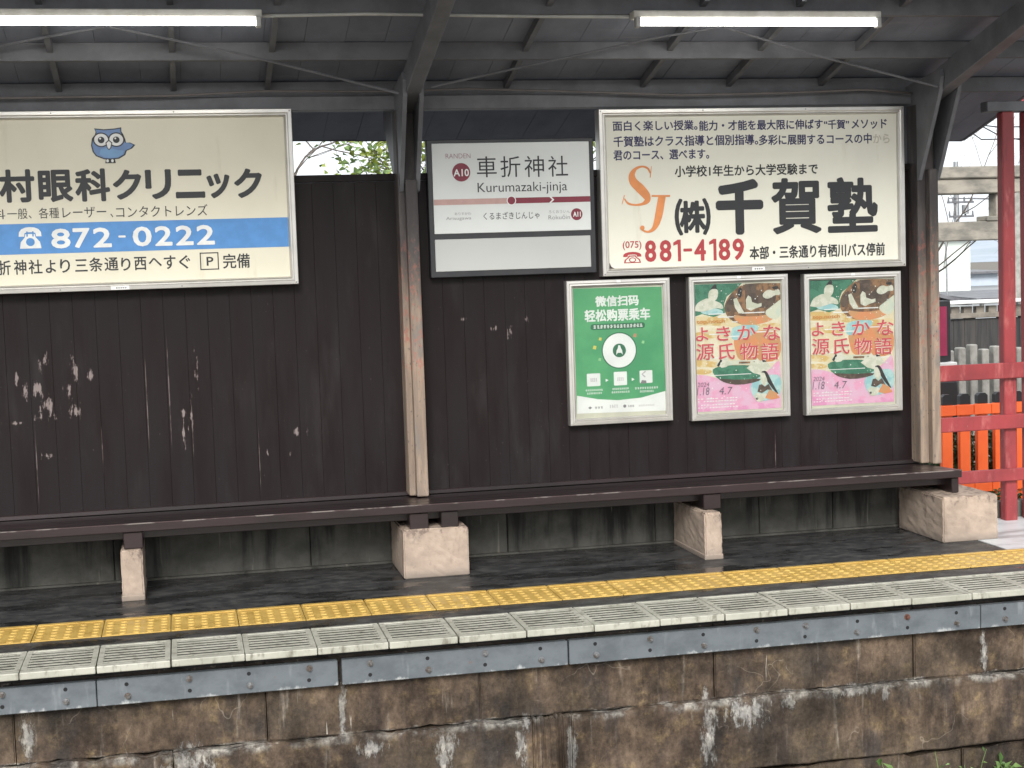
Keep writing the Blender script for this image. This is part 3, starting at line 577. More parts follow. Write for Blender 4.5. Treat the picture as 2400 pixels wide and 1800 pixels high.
def pier(x0, x1, y0, y1, label, h=.25, base=False, taper=.006):
    t = bmesh.new(); bmesh.ops.create_cube(t, size=1)
    for v in t.verts: v.co = Vector((x0 if v.co.x < 0 else x1, y0 if v.co.y < 0 else y1, -.002 if v.co.z < 0 else h))
    bmesh.ops.subdivide_edges(t, edges=t.edges[:], cuts=10, use_grid_fill=True)
    rp = random.Random(int(x0*100))
    for v in t.verts:
        if v.co.z > .01: v.co.x += (x1+x0-2*v.co.x)*taper*v.co.z/h
    es = [e for e in t.edges if len(e.link_faces) == 2 and e.calc_face_angle(0) > .8]
    bmesh.ops.bevel(t, geom=es, offset=.007, segments=2, affect='EDGES')
    for v in t.verts:
        if v.co.z > .02: v.co += Vector((rp.uniform(-1, 1), rp.uniform(-1, 1), rp.uniform(-1, 1)))*.0016
    if base: box(t, x0-.004, x1+.003, y0-.006, y1, -.002, .028, .004)
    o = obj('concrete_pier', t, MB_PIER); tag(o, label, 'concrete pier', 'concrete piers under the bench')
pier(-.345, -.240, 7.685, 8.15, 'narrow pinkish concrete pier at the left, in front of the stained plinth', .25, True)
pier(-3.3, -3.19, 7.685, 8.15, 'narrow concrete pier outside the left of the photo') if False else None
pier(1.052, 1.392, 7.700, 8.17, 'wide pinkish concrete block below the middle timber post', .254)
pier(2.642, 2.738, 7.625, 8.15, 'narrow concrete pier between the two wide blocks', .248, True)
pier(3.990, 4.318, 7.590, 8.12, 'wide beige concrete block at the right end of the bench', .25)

# ------------------------------------------------------------------ shelter posts, rafters and roof
RB = lambda y: 2.40+.26*(8.1-y)            # underside of the rafters
RT = lambda y: RB(y)+.135
RD = lambda y: 2.62+.26*(8.1-y)            # underside of the roof boards
t = thing('shelter_frame', (0, 8.1, .36), 'dark timber shelter roof with posts, rafters and purlins over the platform', 'shelter')
def rafter(xc):
    bm = NB(); bar(bm, (xc, 8.30, RB(8.30)+.0675), (xc, 6.15, RB(6.15)+.0675), .078, .135, bev=.004); obj('rafter', bm, MB_BEAM, t)
def bracket(xa, xb, yf, yb_):
    for x, s in ((xa, -1), (xb, 1)):
        th = .011
        pts = [(8.60, RD(8.60)-.01), (8.60, 2.37), (8.225, 2.03), (yb_, 1.98), (8.075, 1.99), (8.035, 2.06), (yf+.02, RB(yf)-.02), (yf, RB(yf)+.06), (yf+.02, RB(yf)+.10)]
        b2 = bmesh.new(); L0 = [b2.verts.new((x-th, y, z)) for y, z in pts]; L1 = [b2.verts.new((x+th, y, z)) for y, z in pts]
        b2.faces.new(L0); b2.faces.new(L1[::-1])
        for k in range(len(pts)): b2.faces.new((L0[k], L1[k], L1[(k+1) % len(pts)], L0[(k+1) % len(pts)]))
        bmesh.ops.recalc_face_normals(b2, faces=b2.faces[:]); obj('bracket_board', b2, MB_BEAM, t)
def post(xa, xb, fa, fb, z0):
    bm = NB(); box(bm, xa, xb, 8.085, 8.215, z0, 2.42, .007, 2); pm = obj('post', bm, MB_POST, t)
    bm = NB(); box(bm, fa, fb, 8.030, 8.084, z0, 2.05, .008, 2); obj('cover_strip', bm, MB_POST, pm)
post(1.150, 1.250, 1.182, 1.246, .372); post(4.118, 4.223, 4.164, 4.219, .372); post(-1.95, -1.85, -1.92, -1.855, .372)
for xc, wd in ((1.21, .043), (4.185, .055), (-1.895, .043)):
    rafter(xc); bracket(xc-wd, xc+wd, 7.80, 8.20)
for xc in (-3.45,):
    rafter(xc)
for y, hh in ((8.22, .05), (7.73, .055), (7.205, .055), (6.72, .055), (6.25, .06)):
    bm = NB(); box(bm, -4.1, 5.05, y, y+.045, RT(y)-.004, RT(y)+hh+.03, .003); obj('purlin', bm, MB_BEAM, t)
YE = lambda x: 9.3-(5.07-x)*.043        # the rear eave runs very slightly askew
bm = NB()
nx = 46
for k in range(nx):          # roof boards run up the slope
    xa = -4.15+9.22*k/nx; xb = xa+9.22/nx; dz = random.uniform(0, .004)
    vs = box(bm, xa+.0008, xb-.0008, 6.0, YE(xb), 0, .018)
    for v in vs: v.co.z += RD(v.co.y)+dz
obj('roof_boards', bm, MB_ROOF, t)
bm = NB(); vs = box(bm, -4.2, 5.12, 5.95, 9.34, .025, .06)
for v in vs:
    if v.co.y > 9: v.co.y = YE(v.co.x)+.01
    v.co.z += RD(v.co.y)
obj('roof_sheet', bm, plain('dark roof sheet', (.05, .05, .055), .5), t)
bm = NB(); vs = box(bm, 5.052, 5.075, 5.98, 9.3, -.002, .03)
for v in vs: v.co.z += RD(v.co.y)
obj('verge_board', bm, MB_BEAM, t)
bm = NB(); vs = box(bm, -4.15, 5.07, 9.312, 9.326, .002, .05)
for v in vs: yy = YE(v.co.x)+v.co.y-9.3; v.co.y = yy; v.co.z += RD(yy)
obj('eave_board', bm, MB_BEAM, t)
bm = NB(); box(bm, -4.1, 4.28, 8.155, 8.235, 2.425, 2.50, .004); obj('wall_plate', bm, MB_BEAM, t)
for pts in (((1.30, 7.80, 2.50), (2.38, 7.55, 2.70), (2.72, 7.45, 2.745)), ((4.10, 7.80, 2.48), (3.32, 7.6, 2.62), (2.74, 7.45, 2.745)), ((-1.8, 7.80, 2.46), (-.78, 7.6, 2.68), (-.28, 7.45, 2.745)), ((1.13, 7.80, 2.47), (.34, 7.6, 2.64), (-.26, 7.45, 2.745))):
    bm = NB(); tube(bm, pts, .0065, 6); obj('brace_rod', bm, MB_BEAM, t)
# rafters between: thin battens seen as short ties under the boards
for xc in (-.55, .02, .50, 1.78, 2.55, 3.05, 3.6):
    bm = NB(); bar(bm, (xc, 8.5, RT(8.5)+.055), (xc-.0, 6.3, RT(6.3)+.055), .028, .04); obj('batten', bm, MB_BEAM, t)
bm = NB(); tube(bm, [(-2.5, 8.10, 2.50), (-.83, 8.10, 2.498), (0, 8.10, 2.502), (.48, 8.10, 2.522), (1.1, 8.10, 2.515), (1.55, 8.1, 2.525), (2.02, 8.10, 2.51), (2.74, 8.10, 2.482), (3.3, 8.1, 2.488), (3.82, 8.10, 2.503), (4.1, 8.10, 2.48)], .0065, 8)
tag(obj('cable_conduit', bm, plain('greyish conduit', (.16, .145, .14), .5), smooth=True), 'thin sagging conduit strung along the top of the wall', 'conduit')

bm = NB(); tube(bm, [(.43, 7.19, 2.752), (.9, 7.19, 2.762), (1.75, 7.19, 2.752), (2.17, 7.19, 2.752)], .008, 8)
tag(obj('lamp_conduit', bm, plain('pale cable conduit', (.48, .48, .45), .4), smooth=True), 'pale cable conduit running between the two lit lamps', 'conduit')
# fluorescent lamps on the second purlin
TUBE = bpy.data.materials.new('lit fluorescent tube'); TUBE.use_nodes = True; tb_ = TUBE.node_tree.nodes['Principled BSDF']
tb_.inputs['Base Color'].default_value = (.9, .9, .88, 1); tb_.inputs['Emission Color'].default_value = (1, .99, .95, 1); tb_.inputs['Emission Strength'].default_value = 10
HOUS = plain('white lamp housing', (.55, .54, .49), .4, c2=(.42, .40, .35), scale=9); LCAP = plain('grey lamp cap', (.42, .41, .39), .4)
def lamp(x0, x1, label):
    yl, zl = 7.135, 2.715
    t = thing('fluorescent_lamp', ((x0+x1)/2, yl, zl+.06), label, 'lamp', 'fluorescent lamps under the roof')
    bm = NB(); box(bm, x0, x1, yl-.004, 7.204, zl+.022, zl+.058, .004)
    obj('housing', bm, HOUS, t)
    bm = NB(); tube(bm, [(x0+.03, yl, zl), (x1-.03, yl, zl)], .0145, 16); obj('tube', bm, TUBE, t, smooth=False)
    for a in (x0+.006, x1-.030):
        bm = NB(); box(bm, a, a+.024, yl-.02, yl+.02, zl-.024, zl+.026, .004); obj('end_cap', bm, LCAP, t)
lamp(2.178, 3.452, 'lit white fluorescent lamp above the sign with orange letters')
lamp(-.85, .425, 'lit white fluorescent lamp above the blue owl sign')

# ------------------------------------------------------------------ signs on the wall
def billboard(r, inner, ins, yf, label, name='advert_sign'):
    t = thing(name, ((r[0]+r[1])/2, YW-.01, r[2]), label, 'advertising sign')
    bm = NB(); frame(bm, r, [(0, YW-.002), (0, yf+.004), (.003, yf), (.020, yf-.001), (.026, yf+.004), (.030, yf+.004), (.034, yf+.001), (ins-.006, yf+.003), (ins, yf+.013), (ins+.001, yf+.022)])
    obj('frame', bm, MB_ALU, t)
    for i, (a, b) in enumerate([(r[0]+.0115+u*(r[1]-r[0]-.023), e) for u in (0, .33, .67, 1) for e in (r[2]+.0115, r[3]-.0115)]):
        bm = NB(); tube(bm, [(a, yf+.001, b), (a, yf-.0025, b)], [.0045, .0036], 10); obj('screw', bm, BOLT, t)
    bm = NB(); q = ins-.004; box(bm, r[0]+q, r[1]-q, YF, YF+.012, r[2]+q, r[3]-q); obj('face', bm, inner, t)
    bm = NB(); box(bm, r[0]+.01, r[1]-.01, YF+.014, YW-.003, r[2]+.01, r[3]-.01); obj('backing', bm, MB_BLACK, t)
    return t
def put(t, name, m, items, y, off=0, slant=0):
    bm = NB(); glyphs(bm, items, y, off, slant); return obj(name, bm, m, t)
YF = 8.135
E1, E2, E3, E4 = YF-.0012, YF-.0022, YF-.0032, YF-.0042
TEL = 'white telephone'
# --- eye clinic
t = billboard((-1.19, .613, 1.522, 2.434), MB_CREAM, .042, 8.118, 'large cream sign with a blue owl, heavy black lettering and a blue phone number band')
bm = NB(); rect(bm, (-1.147, .570, 1.7195, 1.8725), E1); obj('blue_band', bm, I_BLUE, t)
put(t, 'lettering', I_BLACK, CLINIC_NAME, E1, .0062)
put(t, 'lettering', I_BLACK, CLINIC_SMALL, E1, 0)
put(t, 'lettering', I_BLACK, CLINIC_ADDRESS[:-2], E1, .0011); put(t, 'lettering', I_BLACK, CLINIC_ADDRESS[-2:-1], E1, .0011); put(t, 'lettering', I_BLACK, CLINIC_ADDRESS[-1:], E1, .0011)
put(t, 'lettering', I_WHITE, CLINIC_PHONE, E2, .0036)
bm = NB(); r = CLINIC_PBOX; d = .0055
for q in ((r[0], r[1], r[2], r[2]+d), (r[0], r[1], r[3]-d, r[3]), (r[0], r[0]+d, r[2]+d, r[3]-d), (r[1]-d, r[1], r[2]+d, r[3]-d)): rect(bm, q, E1)
obj('parking_mark', bm, I_BLACK, t)
def tel(bm, r, y, hollow=None, bm2=None):
    x0, x1, z0, z1 = r; W, H = x1-x0, z1-z0
    P = lambda L: [(x0+a*W, z0+b*H) for a, b in L]
    sheet(bm, P([(0, .56), (.02, .76), (.12, .90), (.3, .98), (.5, 1), (.7, .98), (.88, .90), (.98, .76), (1, .56), (.76, .56), (.74, .72), (.62, .76), (.38, .76), (.26, .72), (.24, .56)]), y)
    sheet(bm, P([(.30, .68), (.70, .68), (.74, .52), (.92, .30), (.97, 0), (.03, 0), (.08, .30), (.26, .52)]), y)
    if bm2 is not None:
        disc(bm2, x0+.5*W, z0+.30*H, W*.19, y-.001, 24, H*.19)
        rect(bm2, (x0+.34*W, x0+.40*W, z0+.56*H, z0+.80*H), y-.001); rect(bm2, (x0+.60*W, x0+.66*W, z0+.56*H, z0+.80*H), y-.001)
b1, b2 = NB(), NB(); tel(b1, PHONE_A, E2, bm2=b2); po = obj('telephone_mark', b1, I_WHITE, t); obj('dial', b2, I_BLUE, t)
# owl emblem
x0, x1, z0, z1 = OWL; W, H = (x1-x0), (z1-z0)
def O(L, s=1): return [(x0+a*W, z0+b*H) for a, b in L]
body = [(.0, .50), (.03, .70), (.10, .80), (.12, .88), (.09, .98), (.30, .95), (.55, .97), (.70, 1.0), (.70, .88), (.74, .80), (.78, .66), (.79, .57), (.88, .57), (1.0, .50), (.92, .40), (.80, .34), (.76, .22), (.62, .12), (.44, .10), (.28, .11), (.10, .20), (.03, .32)]
cx, cz = .40, .52
bk, bl, bw, bb, by_ = NB(), NB(), NB(), NB(), NB()
sheet(bk, O(body), E1)
sheet(bl, O([(cx+(a-cx)*.93, cz+(b-cz)*.93) for a, b in body]), E2)
sheet(bb, O([(.22, .40), (.40, .43), (.62, .36), (.74, .34), (.70, .24), (.58, .16), (.42, .15), (.28, .17), (.18, .26)]), E3)
for ex in (.235, .575):
    disc(bk, x0+ex*W, z0+.655*H, .185*W, E3, 32, .205*H); disc(bw, x0+ex*W, z0+.655*H, .155*W, E4, 32, .172*H)
    disc(bk, x0+ex*W, z0+.65*H, .075*W, E4-.001, 24, .092*H); disc(bw, x0+(ex-.02)*W, z0+.69*H, .022*W, E4-.002, 12)
sheet(bw, O([(.405, .62), (.46, .56), (.435, .44), (.40, .39), (.37, .44), (.35, .56)]), E4-.001)
sheet(bk, O([(.405, .66), (.485, .57), (.45, .42), (.40, .36), (.36, .42), (.325, .57)]), E4-.0005)
sheet(bk, O([(.32, .12), (.52, .12), (.54, 0), (.30, 0)]), E3)
for a in (.355, .465): disc(bw, x0+a*W, z0+.065*H, .03*W, E4, 12, .045*H)
obj('owl_outline', bk, I_BLACK, t); obj('owl_body', bl, I_OWL, t); obj('owl_belly', bb, I_OWL2, t); obj('owl_eyes', bw, I_WHITE, t)
bm = NB(); rect(bm, TAG_A, 8.1165); obj('maker_sticker', bm, I_WHITE, t)
bm = NB()
for k in range(5): rect(bm, (TAG_A[0]+.025+.011*k, TAG_A[0]+.033+.011*k, TAG_A[2]+.006, TAG_A[3]-.006), 8.1158)
obj('sticker_print', bm, I_GREY, t)

# --- station name board
t = thing('station_sign', (1.775, YW-.01, 1.54), 'white station name sign with maroon line, A10 disc and blank grey panel', 'station sign')
bm = NB(); box(bm, 1.318, 2.236, 8.140, YW-.002, 1.530, 2.262, .003); obj('frame', bm, MB_BLACK, t)
bm = NB(); box(bm, 1.345, 2.210, YF, 8.142, 1.763, 2.242, .0015); obj('name_panel', bm, MB_WHITE, t)
bm = NB(); box(bm, 1.345, 2.204, YF, 8.142, 1.562, 1.733, .0015); obj('blank_panel', bm, MB_GREYP, t)
put(t, 'lettering', I_BLACK, STATION_KANJI, E1, 0); put(t, 'lettering', I_BLACK, STATION_LATIN, E1, -.004)
put(t, 'lettering', I_MAR2, STATION_RANDEN, E1, -.012); put(t, 'lettering', I_BLACK, STATION_KANA, E1, .0); put(t, 'lettering', I_GREY, STATION_SIDE[:2], E1, -.008); put(t, 'lettering', I_GREY, STATION_SIDE[2:], E1, -.008)
bm = NB(); rect(bm, (1.346, STATION_PINK[1], STATION_PINK[2], STATION_PINK[3]-.002), E1); obj('line_stripe', bm, I_PINK, t)
bm = NB(); rect(bm, (STATION_DARK[0], 2.209, STATION_PINK[2], STATION_PINK[3]-.002), E1); obj('line_stripe', bm, I_MAROON, t)
bm = NB(); disc(bm, STATION_DOT[0], 1.9317, STATION_DOT[2]+.005, E2); obj('dot_ring', bm, I_WHITE, t); bm = NB(); sheet(bm, [(a, b+.007) for a, b in STATION_CHEV], E2); obj('chevron', bm, I_WHITE, t)
bm = NB(); disc(bm, STATION_DOT[0], 1.9317, STATION_DOT[2], E3); obj('line_dot', bm, I_MAROON, t)
for c in (STATION_A10_C, STATION_A11_C): bm = NB(); disc(bm, *c, E1, 48); obj('number_disc', bm, I_MAROON, t)
put(t, 'lettering', I_WHITE, STATION_A10, E2, .0010); put(t, 'lettering', I_WHITE, STATION_A11, E2, .0010)

# --- cram school
t = billboard((2.265, 4.059, 1.506, 2.412), mat_sign('pale cream enamel sign face', (.76, .745, .64)), .042, 8.118, 'large pale cream sign with orange letters, bold black characters and a red phone number')
[put(t, 'lettering', I_NAVY, q, E1, .0014) for q in (SCHOOL_BLURB[:4], SCHOOL_BLURB[4:6], SCHOOL_BLURB[6:])]; put(t, 'lettering', I_BLACK, SCHOOL_LEVEL, E1, .0015); put(t, 'lettering', I_BLACK, SCHOOL_NAME[:1], E1, .0155); put(t, 'lettering', I_BLACK, SCHOOL_NAME[1:], E1, .0088)
put(t, 'lettering', I_BLACK, SCHOOL_KABU, E1, .0060); put(t, 'lettering', I_RED, SCHOOL_AREA, E1, .0006); put(t, 'lettering', I_RED, SCHOOL_PHONE, E1, .0042); put(t, 'lettering', I_BLACK, SCHOOL_ADDRESS, E1, .0017)
bm = NB()
rp = random.Random(11); p = SCHOOL_PATCH; cx, cz = (p[0]+p[1])/2, (p[2]+p[3])/2; pts = []
for k in range(26):
    a = 2*math.pi*k/26; q = rp.uniform(.78, 1.08); pts.append((cx+(p[1]-p[0])/2*q*math.cos(a), cz+(p[3]-p[2])/2*q*math.sin(a)))
sheet(bm, pts, E1); obj('pale_patch', bm, I_PATCH, t); put(t, 'lettering', I_PALE, SCHOOL_PALE, E2, .001)  # uneven whitish patch with two pale characters on top
bm = NB(); ribbon(bm, S_PATH, [.006, .012, .010, .016, .034, .046, .052, .046, .034, .016, .010, .012, .006], E1)
for q in S_SERIF: sheet(bm, q, E2)
ribbon(bm, J_PATH, [.042, .043, .043, .036, .022, .012, .010, .018], E2)
disc(bm, J_PATH[-1][0]+.002, J_PATH[-1][1]-.002, .013, E4, 20)
for q in J_SERIF: sheet(bm, q, E3)
obj('monogram', bm, I_ORANGE, t)
b1, b2 = NB(), NB(); tel(b1, PHONE_B, E1); obj('telephone_mark', b1, I_RED, t)
bm = NB(); x0, x1, z0, z1 = PHONE_B; W, H = x1-x0, z1-z0
sheet(bm, [(x0+a*W, z0+b*H) for a, b in ((.36, .58), (.64, .58), (.69, .46), (.84, .27), (.88, .08), (.12, .08), (.16, .27), (.31, .46))], E2); obj('telephone_base', bm, I_PATCH, t)
bm = NB(); disc(bm, x0+.5*W, z0+.28*H, .20*W, E3, 24, .22*H); obj('dial', bm, I_RED, t)
bm = NB(); disc(bm, x0+.5*W, z0+.28*H, .14*W, E4, 24, .15*H); obj('dial', bm, I_PATCH, t)
bm = NB(); rect(bm, TAG_B, 8.1165); obj('maker_sticker', bm, I_WHITE, t)
bm = NB()
for k in range(4): rect(bm, (TAG_B[0]+.014+.013*k, TAG_B[0]+.023+.013*k, TAG_B[2]+.006, TAG_B[3]-.006), 8.1158)
obj('sticker_print', bm, I_GREY, t)
bm = NB(); sheet(bm, [(2.306, 1.548), (2.336, 1.548), (2.318, 1.558), (2.310, 1.578), (2.306, 1.580)], E1); obj('corner_stain', bm, MB_WORN, t)

# ------------------------------------------------------------------ poster cases
YQ = 8.158
GLASS = bpy.data.materials.new('clear poster cover'); GLASS.use_nodes = True; gnt = GLASS.node_tree; gnt.nodes.clear()
go = gnt.nodes.new('ShaderNodeOutputMaterial'); gm = gnt.nodes.new('ShaderNodeMixShader'); gt = gnt.nodes.new('ShaderNodeBsdfTransparent'); gg = gnt.nodes.new('ShaderNodeBsdfGlossy'); gf = gnt.nodes.new('ShaderNodeFresnel')
gg.inputs['Roughness'].default_value = .04; gf.inputs['IOR'].default_value = 1.45; gt.inputs['Color'].default_value = (.96, .97, .96, 1)
gnt.links.new(gf.outputs[0], gm.inputs[0]); gnt.links.new(gt.outputs[0], gm.inputs[1]); gnt.links.new(gg.outputs[0], gm.inputs[2]); gnt.links.new(gm.outputs[0], go.inputs[0])
BACK = plain('beige backing card', (.60, .58, .48), .6, c2=(.52, .50, .42))
def case(r, label, ins=.036):
    t = thing('poster_case', ((r[0]+r[1])/2, YW-.01, r[2]), label, 'poster', 'framed posters under the big sign')
    bm = NB(); frame(bm, r, [(0, YW-.002), (0, 8.146), (.003, 8.142), (.016, 8.141), (.020, 8.146), (ins-.008, 8.145), (ins, 8.152), (ins+.001, 8.164)]); obj('frame', bm, MB_ALU, t)
    bm = NB(); box(bm, r[0]+.02, r[1]-.02, YQ+.004, YW-.003, r[2]+.02, r[3]-.02); obj('backing', bm, BACK, t)
    bm = NB(); box(bm, (r[0]+r[1])/2-.012, (r[0]+r[1])/2+.012, 8.1385, 8.142, r[3]-.018, r[3]-.003, .001); obj('lock', bm, I_WHITE, t)
    bm = NB(); box(bm, r[0]+ins-.002, r[1]-ins+.002, 8.1535, 8.1545, r[2]+ins-.002, r[3]-ins+.002); obj('cover', bm, GLASS, t)
    return t
def Y(k): return YQ+.0035-.0004*k
GRN = plain('green poster print', (.060, .30, .135), .5, c2=(.095, .37, .165), scale=3); GRD = plain('dark green print', (.03, .17, .085), .5); PW = plain('white poster print', (.80, .80, .79), .5, c2=(.72, .72, .72))
YLW, LGR, CORAL = plain('yellow confetti', (.62, .55, .12), .5), plain('light green confetti', (.30, .62, .30), .5), plain('coral confetti', (.55, .28, .17), .5)
t = case((2.062, 2.653, .693, 1.489), 'green poster with white Chinese lettering and a white disc in an aluminium frame')
bm = NB(); pp = GP_PAPER; nx_, nz_ = 16, 24; grid = []
for j in range(nz_+1):
    row = []
    for i in range(nx_+1):
        u, v = i/nx_, j/nz_; x = (pp[3][0]*(1-u)+pp[2][0]*u)*(1-v)+(pp[0][0]*(1-u)+pp[1][0]*u)*v; z = (pp[3][1]*(1-u)+pp[2][1]*u)*(1-v)+(pp[0][1]*(1-u)+pp[1][1]*u)*v
        row.append(bm.verts.new((x, Y(0), z)))
    grid.append(row)
for j in range(nz_):
    for i in range(nx_): bm.faces.new((grid[j][i], grid[j][i+1], grid[j+1][i+1], grid[j+1][i]))
obj('print', bm, GRN, t)
bm = NB(); sheet(bm, GP_WAVE, Y(1)); disc(bm, GP_DISC[0], GP_DISC[1], GP_DISC[2], Y(2), 56)
for c in GP_CARDS: rrect(bm, c, Y(1), .005)
for ax, az in GP_ARROWS: sheet(bm, [(ax-.007, az-.009), (ax+.009, az), (ax-.007, az+.009)], Y(1))
def blocks(bm, r, n, y, seed):
    q = random.Random(seed); w_ = (r[1]-r[0])/n
    for k in range(n):
        a = r[0]+w_*k; h_ = (r[3]-r[2])
        for s in range(3):
            zz_ = r[2]+h_*(s+.15)/3; rect(bm, (a+w_*q.uniform(.05, .25), a+w_*q.uniform(.7, .92), zz_, zz_+h_*.17), y)
        rect(bm, (a+w_*.42, a+w_*.56, r[2], r[3]), y-.0001)
for i, c in enumerate(GP_CAPS): blocks(bm, c, 9 if i < 4 else 10, Y(1), i)
obj('print', bm, PW, t)
bm = NB(); disc(bm, GP_DISC[0], GP_DISC[1], GP_DISC[2]*1.07, Y(1), 56); rrect(bm, GP_PILL, Y(1), .014)
disc(bm, GP_DISC[0], GP_DISC[1], GP_DISC[2]*.40, Y(3), 40); obj('print', bm, GRD, t)
bm = NB(); blocks(bm, GP_TINY, 15, Y(2), 4)
c = GP_DISC; k = c[2]
sheet(bm, [(c[0]+a*k, c[1]+b*k) for a, b in ((-.20, -.26), (-.10, -.14), (.10, -.14), (.20, -.26), (.17, .0), (.10, .12), (.05, .30), (-.05, .30), (-.10, .12), (-.17, .0))], Y(4)); obj('print', bm, PW, t)
put(t, 'lettering', PW, POSTER_GREEN_T, Y(1), .0022)
for cc, mm in ((0, YLW), (1, CORAL), (2, LGR), (4, LGR), (5, YLW)):
    bm = NB(); a, b = GP_CONF[cc]; s = .009+.002*(cc % 2); sheet(bm, [(a-s, b-s*.6), (a+s*.7, b-s), (a+s, b+s*.8), (a-s*.5, b+s)], Y(1)); obj('confetti', bm, mm, t)
bm = NB(); r = GP_LOGO[0]; mx_, mz_ = (r[0]+r[1])/2, (r[2]+r[3])/2; sheet(bm, [(r[0], mz_), (mx_, r[2]), (r[1], mz_), (mx_, r[3])], Y(2))
blocks(bm, GP_LOGO[1], 3, Y(2), 9); r = GP_LOGO[3]; disc(bm, (r[0]+r[1])/2, (r[2]+r[3])/2, .009, Y(2), 20); blocks(bm, GP_LOGO[4], 4, Y(2), 12)
sheet(bm, [(GP_CARDS[2][0]+.003, GP_CARDS[2][2]-.002), (GP_CARDS[2][0]+.04, GP_CARDS[2][2]-.002), (GP_CARDS[2][0]+.036, GP_CARDS[2][2]+.014), (GP_CARDS[2][0]+.012, GP_CARDS[2][2]+.017)], Y(3)); obj('print', bm, I_GREY, t)
bm = NB(); g = GP_CARDS[2]; d = .006; sheet(bm, [(g[0]+.01, g[2]+.05), (g[0]+.032, g[2]+.068), (g[0]+.032+d, g[2]+.064), (g[0]+.018, g[2]+.05), (g[0]+.034, g[2]+.036), (g[0]+.03, g[2]+.031)], Y(3))
blocks(bm, GP_LOGO[2], 4, Y(2), 15); blocks(bm, GP_LOGO[5], 9, Y(2), 16)
for q in (0, 1): blocks(bm, (GP_CARDS[q][0]+.018, GP_CARDS[q][1]-.018, GP_CARDS[q][2]+.025, GP_CARDS[q][2]+.045), 4, Y(3), 20+q)
obj('print', bm, plain('pale grey print', (.50, .46, .48), .5), t)

PR = {k: plain('poster print '+k, c, .5, c2=c2, scale=s, lo=.45, hi=.55) for k, c, c2, s in (
 ('green', (.035, .16, .10), (.06, .22, .14), 20), ('brown', (.30, .155, .075), (.14, .08, .05), 24), ('umber', (.075, .05, .042), (.12, .08, .06), 24), ('cloth white', (.66, .64, .56), (.55, .55, .45), 30),
 ('cream', (.74, .68, .54), (.70, .60, .42), 9), ('pale', (.62, .62, .50), (.55, .60, .52), 20), ('rose', (.70, .30, .50), (.74, .42, .58), 14), ('gold', (.62, .42, .16), (.70, .58, .36), 16), ('sky', (.30, .52, .56), (.42, .60, .60), 18), ('pink', (.74, .36, .52), (.70, .44, .58), 12), ('black', (.018, .018, .022), (.03, .03, .03), 20), ('orange', (.66, .27, .12), (.56, .30, .14), 22))}
PINKRED = ink('rose red print', (.60, .07, .10)); PALE = ink('pale halo print', (.78, .62, .52)); ORT = ink('orange print', (.62, .27, .07)); PGREY = ink('grey violet print', (.20, .15, .20))
def genji(t, dx):
    sh = lambda it: [(s, a+dx, b+dx, c, d) for s, a, b, c, d in it]
    gp = GENJI_PAPER; paper = (gp[0]+.006, gp[1]+.004, gp[2]+.012, gp[3])
    lay = {}
    for k, (c, l, pts, rounds) in enumerate(GENJI_ART):
        sm = [(min(max(a, paper[0]), paper[1])+dx, min(max(b, paper[2]), paper[3])) for a, b in pts]
        for _ in range(rounds):          # soften the corners of a cut-out shape
            o = []
            for i in range(len(sm)):
                a, b = sm[i], sm[(i+1) % len(sm)]
                edge = lambda v: min(abs(v[0]-dx-paper[0]), abs(v[0]-dx-paper[1]), abs(v[1]-paper[2]), abs(v[1]-paper[3])) < 1e-6
                o += [a if edge(a) else (a[0]*.75+b[0]*.25, a[1]*.75+b[1]*.25), b if edge(b) else (a[0]*.25+b[0]*.75, a[1]*.25+b[1]*.75)]
            sm = []
            for v in o:
                if not sm or (abs(v[0]-sm[-1][0])+abs(v[1]-sm[-1][1])) > 1e-5: sm.append(v)
            if abs(sm[0][0]-sm[-1][0])+abs(sm[0][1]-sm[-1][1]) < 1e-5: sm.pop()
        if c not in lay: lay[c] = NB()
        sheet(lay[c], sm, Y(l+.012*k))
    q = random.Random(2); bw_ = NB()
    for _ in range(120):
        a, b = q.uniform(paper[0]+.01, paper[1]-.01), q.uniform(paper[2]+.01, paper[3]-.01)
        disc(bw_, a+dx, b, q.choice((.0018, .0026, .0036)), Y(9), 8)
    for k in range(9):                    # cloud bars
        a, b = q.uniform(paper[0], paper[1]-.12), q.uniform(1.0, 1.28); rrect(bw_, (a+dx, min(a+q.uniform(.06, .16), paper[1])+dx, b, b+.006), Y(2.5), .0028)
    rect(bw_, (paper[0]+.19+dx, paper[1]-.04+dx, .988, .992), Y(5)); rect(bw_, (paper[0]+.09+dx, paper[0]+.33+dx, .930, .934), Y(5))
    for zz_ in (.80, .785, .765, .75):
        for k in range(14):
            a = paper[0]+.012+.017*k
            if q.random() < .8: rect(bw_, (a+dx, a+q.uniform(.008, .015)+dx, zz_, zz_+.005), Y(5))
    obj('print', bw_, PW, t)
    for c, b in lay.items(): obj('print', b, PR[c], t)
    put(t, 'lettering', PALE, sh(GENJI_T), Y(10), .0038); put(t, 'lettering', PINKRED, sh(GENJI_T), Y(11.5), .0010)
    put(t, 'lettering', ORT, sh(GENJI_TOP), Y(10), .0009); put(t, 'lettering', PGREY, sh(GENJI_DATE), Y(10), -.006, .15)
t = case((3.446, 4.038, .678, 1.481), 'pink and gold poster with rose red lettering, beside the right timber post'); genji(t, 0)
t = case((2.763, 3.350, .682, 1.487), 'pink and gold poster with rose red lettering, between the green poster and its twin'); genji(t, -.683-.008)

